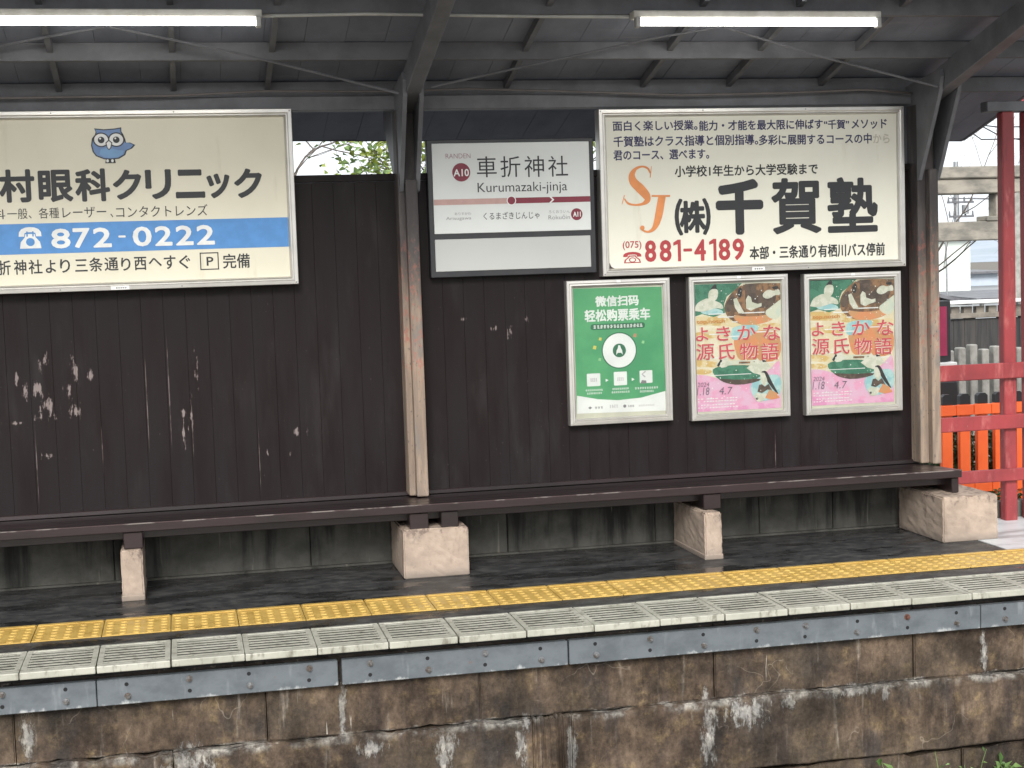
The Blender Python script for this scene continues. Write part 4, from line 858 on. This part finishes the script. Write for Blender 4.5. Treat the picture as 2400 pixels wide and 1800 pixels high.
# ------------------------------------------------------------------ beyond the end of the shelter
t = thing('red_fence', (4.68, 8.13, 0), 'weathered red wooden fence with tall square posts and three rails at the shelter end', 'fence')
for a, b, z1 in ((4.650, 4.728, 2.37), (4.792, 4.872, 2.37)):
    bm = NB(); box(bm, a, b, 8.085, 8.150, -.002, z1, .006); obj('post', bm, MB_RED, t)
for z0, z1 in ((.838, .930), (.545, .628), (.240, .312)):
    bm = NB(); box(bm, 4.2255, 6.6, 8.055, 8.0845, z0, z1, .005); obj('rail', bm, MB_RED, t)
bm = NB(); box(bm, 4.56, 6.6, 8.09, 8.17, 2.372, 2.43, .004); obj('top_beam', bm, MB_BEAM, t)
bm = NB(); box(bm, 6.50, 6.6, 8.085, 8.175, -.002, 2.37, .006); obj('post', bm, MB_RED, t)
t = thing('red_gate', (6.3, 9.6, -.13), 'dark red wooden gate beam seen past the roof corner', 'gate')
bm = NB(); box(bm, 5.45, 7.6, 9.56, 9.68, 2.52, 2.72, .006); obj('lintel', bm, MB_RED, t)
for x in (6.6, 7.4):
    bm = NB(); box(bm, x, x+.12, 9.56, 9.68, -.13, 2.519, .006); obj('post', bm, MB_RED, t)

LEAF = [plain('leaf green '+n, c, .5, c2=c2, scale=30) for n, c, c2 in (('mid', (.075, .15, .03), (.05, .10, .025)), ('yellow', (.26, .30, .045), (.17, .23, .04)), ('dark', (.03, .065, .02), (.045, .085, .03)), ('pale', (.20, .30, .10), (.13, .22, .07)))]
BARK = plain('grey brown bark', (.075, .062, .052), .85, c2=(.12, .10, .085), scale=20); TWIG = plain('brown twig', (.15, .12, .10), .85, c2=(.09, .075, .065), scale=20)
def leaf(bm, p, L, W, rnd, droop=.2):
    d = Vector((rnd.uniform(-1, 1), rnd.uniform(-1, 1), rnd.uniform(-.4, .8))).normalized(); s = d.cross(Vector((rnd.uniform(-1, 1), rnd.uniform(-1, 1), 1))).normalized(); n = s.cross(d)
    p = Vector(p); a = p; m1 = p+d*L*.45; e = p+d*L-Vector((0, 0, droop*L))
    v = [bm.verts.new(x) for x in (a, m1+s*W/2+n*W*.15, e, m1-s*W/2+n*W*.15)]
    bm.faces.new((v[0], v[1], v[2])); bm.faces.new((v[0], v[2], v[3]))
# planter kerb with ground cover
t = thing('planter', (5.6, 8.22, 0), 'low dark stone planter edge behind the red fence', 'planter')
bm = NB()
for k in range(4): box(bm, 4.56+.8*k, 5.352+.8*k, 8.19, 8.27, -.02, .098, .008)
obj('kerb', bm, plain('dark mossy kerb stone', (.075, .075, .068), .8, c2=(.14, .14, .12), scale=9, stretch=(1, 1, .3), bump=.3), t)
bm = NB(); box(bm, 4.56, 7.75, 8.272, 8.42, -.13, .05); obj('soil', bm, plain('soil', (.035, .028, .02), .95), t)
rl = random.Random(21); bm = NB()
for _ in range(4200): leaf(bm, (rl.uniform(4.58, 7.0), rl.uniform(8.27, 8.42), .048+rl.random()**2*.085), rl.uniform(.02, .05), rl.uniform(.01, .02), rl)
go_ = obj('ground_cover', bm, [LEAF[0], LEAF[3]])
for i, p in enumerate(go_.data.polygons): p.material_index = (i//2) % 3 == 0
tag(go_, 'low green ground cover growing behind the planter kerb', 'ground cover', kind='stuff')
bm = NB(); rg = random.Random(31)
for _ in range(26000): leaf(bm, (rg.uniform(4.9, 8.0), 9.40+abs(rg.gauss(0, .28)), -.13+rg.random()*.46), rg.uniform(.02, .05), rg.uniform(.012, .024), rg)
ho = obj('hedge', bm, [LEAF[2], LEAF[0]]); 
for i, p in enumerate(ho.data.polygons): p.material_index = (i//2) % 4 == 0
tag(ho, 'dark green clipped shrubs behind the vermilion picket fence', 'hedge')
# vermilion picket fence with black caps
VERM = plain('vermilion paint', (.94, .155, .035), .45, c2=(.88, .125, .028), scale=5); CAPB = plain('black cap paint', (.015, .015, .017), .4)
t = thing('picket_fence', (6.2, 9.33, -.12), 'bright vermilion picket fence with black capped pickets', 'fence')
x = 4.90
while x < 7.8:
    bm = NB(); box(bm, x, x+.076, 9.315, 9.355, -.13, .570, .003); pk = obj('picket', bm, VERM, t)
    b2 = bmesh.new(); xa, xb, za, zb = x+.002, x+.074, .5705, .64
    pts = [(xa, za), (xb, za), (xb, zb-.016), (xb-.018, zb), (xa+.018, zb), (xa, zb-.016)]
    L0 = [b2.verts.new((a, 9.313, b)) for a, b in pts]; L1 = [b2.verts.new((a, 9.357, b)) for a, b in pts]
    b2.faces.new(L0); b2.faces.new(L1[::-1])
    for k in range(6): b2.faces.new((L0[k], L1[k], L1[(k+1) % 6], L0[(k+1) % 6]))
    bmesh.ops.recalc_face_normals(b2, faces=b2.faces[:]); obj('cap', b2, CAPB, pk)
    x += .1282
for z0, z1 in ((.50, .568), (-.02, .046)):
    bm = NB(); x = 4.86
    while x < 7.8: box(bm, x, x+.1262, 9.285, 9.3148, z0, z1, .003); x += .1282
    obj('rail', bm, VERM, t)
# stone fence posts of the shrine
STN = plain('weathered grey granite', (.36, .35, .32), .8, c2=(.24, .235, .21), scale=12, bump=.3); TORI = plain('weathered torii stone', (.33, .30, .25), .8, c2=(.16, .15, .13), scale=4.5, stretch=(.6, 1, 1.4), bump=.2, bscale=20)
t = thing('stone_fence', (6.6, 11, -.13), 'row of upright grey stone fence posts behind the vermilion pickets', 'fence')
for k in range(16):
    x = 5.52+.1*k; bm = NB(); h = .82+.02*(k % 3); box(bm, x, x+.062, 10.97, 11.05, -.13, h, .008); obj('post', bm, STN, t)
t = thing('notice_box', (5.45, 10.5, -.13), 'dark framed notice box with a crimson panel behind the right post', 'notice board')
bm = NB(); box(bm, 5.30, 5.582, 10.46, 10.60, .775, 1.226, .006); obj('frame', bm, MB_BLACK, t)
bm = NB(); box(bm, 5.33, 5.545, 10.452, 10.459, .82, 1.185); obj('panel', bm, plain('crimson panel', (.42, .03, .10), .5), t)
bm = NB(); box(bm, 5.35, 5.41, 10.50, 10.56, -.13, .775); box(bm, 5.49, 5.55, 10.50, 10.56, -.13, .775); obj('stand', bm, MB_BLACK, t)
bm = NB(); box(bm, 5.28, 5.60, 10.40, 10.62, .740, .772, .006); obj('shelf', bm, I_WHITE, t)
bm = NB(); vs = box(bm, 5.10, 5.26, 9.75, 9.95, -.13, .70, .02)
for v in vs:
    if v.co.z < .3: v.co.x += (.08 if v.co.x > 5.2 else -.03)
tag(obj('stone_lantern_base', bm, plain('black stone', (.02, .02, .022), .6)), 'black tapered stone block left of the stone fence posts', 'stone block')
t = thing('plank_fence', (7.9, 14, -.13), 'tall blackened plank fence with a pale weathered top board and white coping', 'fence')
bm = NB(); x = 6.9
rf = random.Random(8)
while x < 10.2:
    box(bm, x, x+.118, 14+rf.uniform(-.006, .006), 14.03, -.13, .93+rf.uniform(-.01, .01)); x += .12
obj('planks', bm, plain('blackened cedar planks', (.022, .022, .024), .75, c2=(.06, .055, .05), scale=6, stretch=(2, 1, .2)), t)
bm = NB(); box(bm, 6.9, 10.2, 13.96, 14.07, .935, .985, .004)
for k in range(24): box(bm, 6.93+.135*k, 7.02+.135*k, 13.985, 14.05, .985, 1.05)
obj('top_board', bm, plain('grey weathered board', (.26, .23, .19), .8, c2=(.15, .13, .11), scale=8), t)
bm = NB(); box(bm, 6.9, 10.2, 13.90, 14.12, 1.078, 1.11, .006)
for k in range(8): box(bm, 7.0+.4*k, 7.03+.4*k, 13.99, 14.03, 1.0, 1.08)
obj('coping', bm, I_WHITE, t)
# stone torii
t = thing('torii', (10.4, 18, -.13), 'grey stone torii gate with a double lintel beyond the red posts', 'torii gate')
bm = NB(); box(bm, 8.2, 14.2, 17.80, 18.2, 2.525, 2.675, .015); obj('upper_lintel', bm, TORI, t)
bm = NB(); box(bm, 8.4, 14.0, 17.84, 18.16, 2.335, 2.522, .012); obj('lower_lintel', bm, TORI, t)
bm = NB(); box(bm, 8.6, 13.8, 17.88, 18.12, 1.742, 1.985, .012); box(bm, 10.05, 10.9, 17.86, 18.14, 1.9855, 2.05, .01); obj('tie_beam', bm, TORI, t)
bm = NB(); box(bm, 10.20, 10.62, 17.9, 18.1, 2.0505, 2.334, .01); obj('centre_strut', bm, TORI, t)
for x in (9.0, 10.43):
    if x > 10: bm = NB(); tube(bm, [(x+.08, 18, -.13), (x+.06, 18, 2.334)], [.17, .15], 20); obj('pillar', bm, STN, t)
bm = NB(); tube(bm, [(8.85, 18, -.13), (8.88, 18, 2.334)], [.17, .15], 20); obj('pillar', bm, STN, t)
bm = NB(); tube(bm, [(13.2, 18, -.13), (13.18, 18, 2.334)], [.17, .15], 20); obj('pillar', bm, STN, t)
# houses far behind
MINT = plain('pale mint render', (.70, .76, .70), .7, c2=(.66, .72, .67), scale=.6); TRIM = plain('grey eave', (.22, .22, .22), .6); SLATE = plain('dark slate roof', (.10, .10, .11), .5, c2=(.16, .16, .17), scale=3); PBL = plain('pale blue siding', (.50, .56, .64), .7, c2=(.46, .52, .60), scale=2)
PANE = plain('dark window pane', (.04, .05, .06), .1)
def house(x0, x1, y, z1, wall, rise, label, wins, name='house'):
    t = thing(name, ((x0+x1)/2, y, -.13), label, 'house')
    bm = NB(); box(bm, x0, x1, y, y+8, -.13, z1); obj('wall', bm, wall, t)
    b2 = bmesh.new(); o = .45; zz_ = z1+.02
    A = [b2.verts.new(v) for v in ((x0-o, y-o, zz_-.1), (x1+o, y-o, zz_-.1), (x1+o, y+8+o, zz_-.1), (x0-o, y+8+o, zz_-.1), (x0-o, y+4, zz_+rise), (x1+o, y+4, zz_+rise), (x0-o, y-o, zz_+.02), (x1+o, y-o, zz_+.02), (x1+o, y+8+o, zz_+.02), (x0-o, y+8+o, zz_+.02), )]
    for f in ((0, 1, 2, 3), (0, 1, 7, 6), (6, 7, 5, 4), (4, 5, 8, 9), (2, 3, 9, 8), (0, 6, 4, 9, 3), (1, 2, 8, 5, 7)): b2.faces.new([A[i] for i in f])
    bmesh.ops.recalc_face_normals(b2, faces=b2.faces[:]); obj('roof', b2, SLATE, t)
    for wx, wz, ww, wh in wins:
        bm = NB(); box(bm, wx, wx+ww, y-.06, y, wz, wz+wh); wo = obj('window', bm, TRIM, t)
        bm = NB(); box(bm, wx+.06, wx+ww-.06, y-.07, y-.061, wz+.06, wz+wh-.06); obj('pane', bm, PANE, wo)
    return t
house(26.0, 32.95, 60, 2.42, MINT, .12, 'pale mint rendered house wall seen under the torii', [(27.5, 1.0, 1.2, 1.1)])
house(34.6, 44.5, 78, .62, PBL, .12, 'low pale blue house right of the mint wall', [(40.0, -.05, 1.4, .5)])
house(36.5, 43.5, 92, 1.85, plain('brick pink wall', (.36, .26, .22), .8, c2=(.42, .38, .34), scale=2), .35, 'small far house with a brick coloured wall under the hill', [(40.6, 1.35, .5, .4)])
t = thing('shed', (28.8, 44, -.13), 'low shed with a dark slanting roof in front of the mint house', 'shed')
bm = NB(); box(bm, 20.0, 22.6, 44, 47, -.13, .36); obj('wall', bm, TRIM, t)
b2 = bmesh.new(); A = [b2.verts.new(v) for v in ((19.7, 43.6, 1.13), (24.0, 43.6, .02), (24.0, 47.3, .02), (19.7, 47.3, 1.13), (19.7, 43.6, 1.25), (24.0, 43.6, .13), (24.0, 47.3, .13), (19.7, 47.3, 1.25))]
for f in ((0, 1, 2, 3), (4, 5, 6, 7), (0, 1, 5, 4), (1, 2, 6, 5), (2, 3, 7, 6), (3, 0, 4, 7)): b2.faces.new([A[i] for i in f])
bmesh.ops.recalc_face_normals(b2, faces=b2.faces[:]); obj('roof', b2, SLATE, t)
house(27.9, 33.0, 50, -.0, plain('grey carport wall', (.30, .31, .31), .7), .2, 'low grey roofed outbuilding below the pale blue house', [], 'outbuilding')
t = thing('street_lamp', (27.2, 50, -.13), 'thin grey pole with a small bracket before the mint house', 'lamp post')
bm = NB(); tube(bm, [(26.55, 50, -.13), (26.53, 50, 2.0)], .035, 8); tube(bm, [(26.53, 50, 1.98), (26.2, 50, 2.22), (25.7, 50, 2.28)], .028, 6); obj('pole', bm, MB_STEELPOLE, t)
bm = NB(); box(bm, 25.35, 25.75, 49.9, 50.1, 2.24, 2.30, .02); obj('lamp_head', bm, MB_STEELPOLE, t)
t = thing('utility_pole', (37.8, 70, -.13), 'utility pole with insulators and a transformer seen through the torii', 'utility pole')
bm = NB(); tube(bm, [(37.75, 70, -.13), (37.72, 70, 6.2)], [.16, .12], 10); obj('pole', bm, MB_STEELPOLE, t)
for z, a in ((4.15, 0), (3.45, .1)):
    bm = NB(); box(bm, 37.2+a, 38.6, 69.85, 69.95, z, z+.1)
    for x in (37.25, 37.5, 38.1, 38.5): tube(bm, [(x+a*.5, 69.9, z+.1), (x+a*.5, 69.9, z+.32)], [.05, .03], 6)
    obj('crossarm', bm, MB_BEAM, t)
bm = NB(); tube(bm, [(38.15, 69.9, 3.62), (38.15, 69.9, 4.06)], .17, 12); obj('transformer', bm, MB_STEELPOLE, t)
bm = NB()
for k in range(3): tube(bm, [(37.3+.5*k, 69.9, 4.4), (60+.5*k, 69, 3.4), (90, 66, 4.6)], .02, 4)
obj('power_line', bm, MB_BEAM, t)
t = thing('overhead_wires', (14, 25, 3.6), 'dark overhead wires crossing the sky beside the roof corner', 'wires')
for A in (((13.0, 25.3, 4.35), (13.782, 25, 3.714), (13.97, 25, 3.592), (16.5, 25, 3.6)), ((12.8, 25.2, 4.05), (13.85, 25, 3.86), (14.34, 25, 3.80), (17, 25, 3.85)), ((13.2, 25.2, 4.15), (13.95, 25, 3.84), (14.35, 25, 3.64), (17, 25, 3.2))):
    bm = NB(); tube(bm, A, .012, 5); obj('wire', bm, MB_BLACK, t)
# hills
bm = NB(); rh = random.Random(5); prev = None
for k in range(61):
    x = -500+25*k; z = 12+8*math.sin(k*.5)+6*math.sin(k*1.3+1)+rh.uniform(-1.5, 1.5)
    a, b = bm.verts.new((x, 520, -1)), bm.verts.new((x, 640, z))
    if prev: bm.faces.new((prev[0], a, b, prev[1]))
    prev = (a, b)
struct('hills', bm, plain('haze tinted wooded hills', (.36, .40, .46), .9, c2=(.30, .35, .39), scale=.05))  # distance haze is mixed into this pale bluish colour

# ------------------------------------------------------------------ trees
def grow(bm, p, d, L, r, depth, rnd, tips, spread=.7, n=(2, 3), lift=.12, shrink=.72):
    pts = [Vector(p)]; rad = [r]; d = Vector(d).normalized(); steps = 4
    for k in range(steps):
        d = (d+Vector((rnd.uniform(-1, 1), rnd.uniform(-1, 1), rnd.uniform(-1, 1)))*.16+Vector((0, 0, lift*.25))).normalized()
        pts.append(pts[-1]+d*L/steps); rad.append(r*(1-.42*(k+1)/steps))
    tube(bm, pts, rad, 6 if r > .03 else 4, cap=False)
    if depth == 0: tips.append((pts[-1], d)); tips.append((pts[2], d)); return
    for k in range(rnd.randint(*n)):
        q = pts[rnd.choice((2, 3, 4))]; v = Vector((rnd.uniform(-1, 1), rnd.uniform(-1, 1), rnd.uniform(-.5, .9))).normalized()
        grow(bm, q, d*(1-spread*.5)+v*spread, L*rnd.uniform(shrink-.12, shrink+.08), rad[-1]*rnd.uniform(.65, .95), depth-1, rnd, tips, spread, n, lift, shrink)
    grow(bm, pts[-1], d, L*shrink, rad[-1], depth-1, rnd, tips, spread, n, lift, shrink)
def tree(name, base, d, L, r, depth, seed, label, leaves=0, lm=None, size=(.05, .03), clump=.25, **kw):
    rnd = random.Random(seed); t = thing(name, base, label, 'tree'); bm = NB(); tips = []
    grow(bm, base, d, L, r, depth, rnd, tips, **kw); obj('trunk', bm, BARK if leaves else TWIG, t)
    if leaves:
        bm = NB()
        for p, dd in tips:
            for _ in range(leaves): leaf(bm, p+Vector((rnd.gauss(0, clump), rnd.gauss(0, clump), rnd.gauss(0, clump*.8))), rnd.uniform(.6, 1.3)*size[0], rnd.uniform(.7, 1.2)*size[1], rnd)
        c = obj('crown', bm, lm, t)
        for i, p in enumerate(c.data.polygons): p.material_index = rnd.choice(range(len(lm))) if i % 2 == 0 else c.data.polygons[i-1].material_index
tree('leafy_tree', (3.45, 15, -.13), (-.05, 0, 1), 1.75, .06, 4, 12, 'yellow green leafy tree behind the gap left of the middle post', 14, [LEAF[1], LEAF[3], LEAF[1]], (.085, .05), .17, spread=.75, lift=.05)
tree('bare_tree', (.55, 16.5, -.13), (.12, 0, 1), 1.9, .055, 4, 5, 'bare dark branched tree showing over the left board wall', 0, None, spread=.8, lift=.02)
tree('bare_cherry_tree', (9.7, 20.5, -.13), (.24, 0, 1), 1.5, .032, 6, 9, 'leafless tree with fine drooping twigs above the torii', spread=.6, lift=.06, n=(2, 2), shrink=.76)
tree('bare_garden_tree', (35.6, 66, -.13), (.1, 0, 1), .6, .04, 3, 3, 'small bare tree before the pale blue house', spread=.7)

# weeds on the track side at the foot of the retaining wall
def weed(x, y, z, h, label, seed, n=9, L=.05, curl=.0, mats=None):
    rnd = random.Random(seed); t = thing('weed', (x, y, z), label, 'weed', 'weeds by the track'); bm = NB(); b2 = NB()
    for s in range(rnd.randint(2, 3)):
        pts = [Vector((x, y, z))]; d = Vector((rnd.uniform(-.35, .35)+curl, rnd.uniform(-.3, .1), 1)).normalized()
        hh = h*(1 if s == 0 else rnd.uniform(.5, .85))
        for k in range(5): d = (d+Vector((rnd.uniform(-.2, .2), rnd.uniform(-.1, .1), 0))).normalized(); pts.append(pts[-1]+d*hh/5)
        tube(bm, pts, [.0022, .002, .0018, .0016, .0013, .001], 5)
        for k in range(n):
            q = pts[min(5, 2+k*4//n)]+Vector((rnd.uniform(-.012, .012), rnd.uniform(-.012, .012), rnd.uniform(-.02, .012))); leaf(b2, q, L*rnd.uniform(.6, 1.2), L*.36, rnd, .25)
    obj('stem', bm, LEAF[3], t); c = obj('leaves', b2, [LEAF[0], LEAF[3]], t)
    for i, p in enumerate(c.data.polygons): p.material_index = (i//2) % 2
weed(3.13, 6.40, -1.06, .345, 'small two leaved green weed, leftmost by the foot of the wall', 2, 9, .08)
weed(3.33, 6.41, -1.06, .34, 'thin leaning weed stem with a round leaf at its tip', 14, 3, .04, -.12)
weed(3.44, 6.39, -1.06, .275, 'short weed between the leaning stem and the brown stalk', 6, 4, .035)
weed(3.53, 6.40, -1.06, .35, 'brownish weed stalk with small leaves below the rusty bolt plate', 9, 5, .03)
weed(3.61, 6.38, -1.06, .24, 'low leafy weed at the foot of the bushiest weed', 4, 12, .07)
weed(3.72, 6.40, -1.06, .36, 'bushy green weed at the lower right corner of the photo', 11, 22, .09)
weed(3.80, 6.37, -1.06, .31, 'leafy weed partly outside the right photo edge', 17, 14, .085)
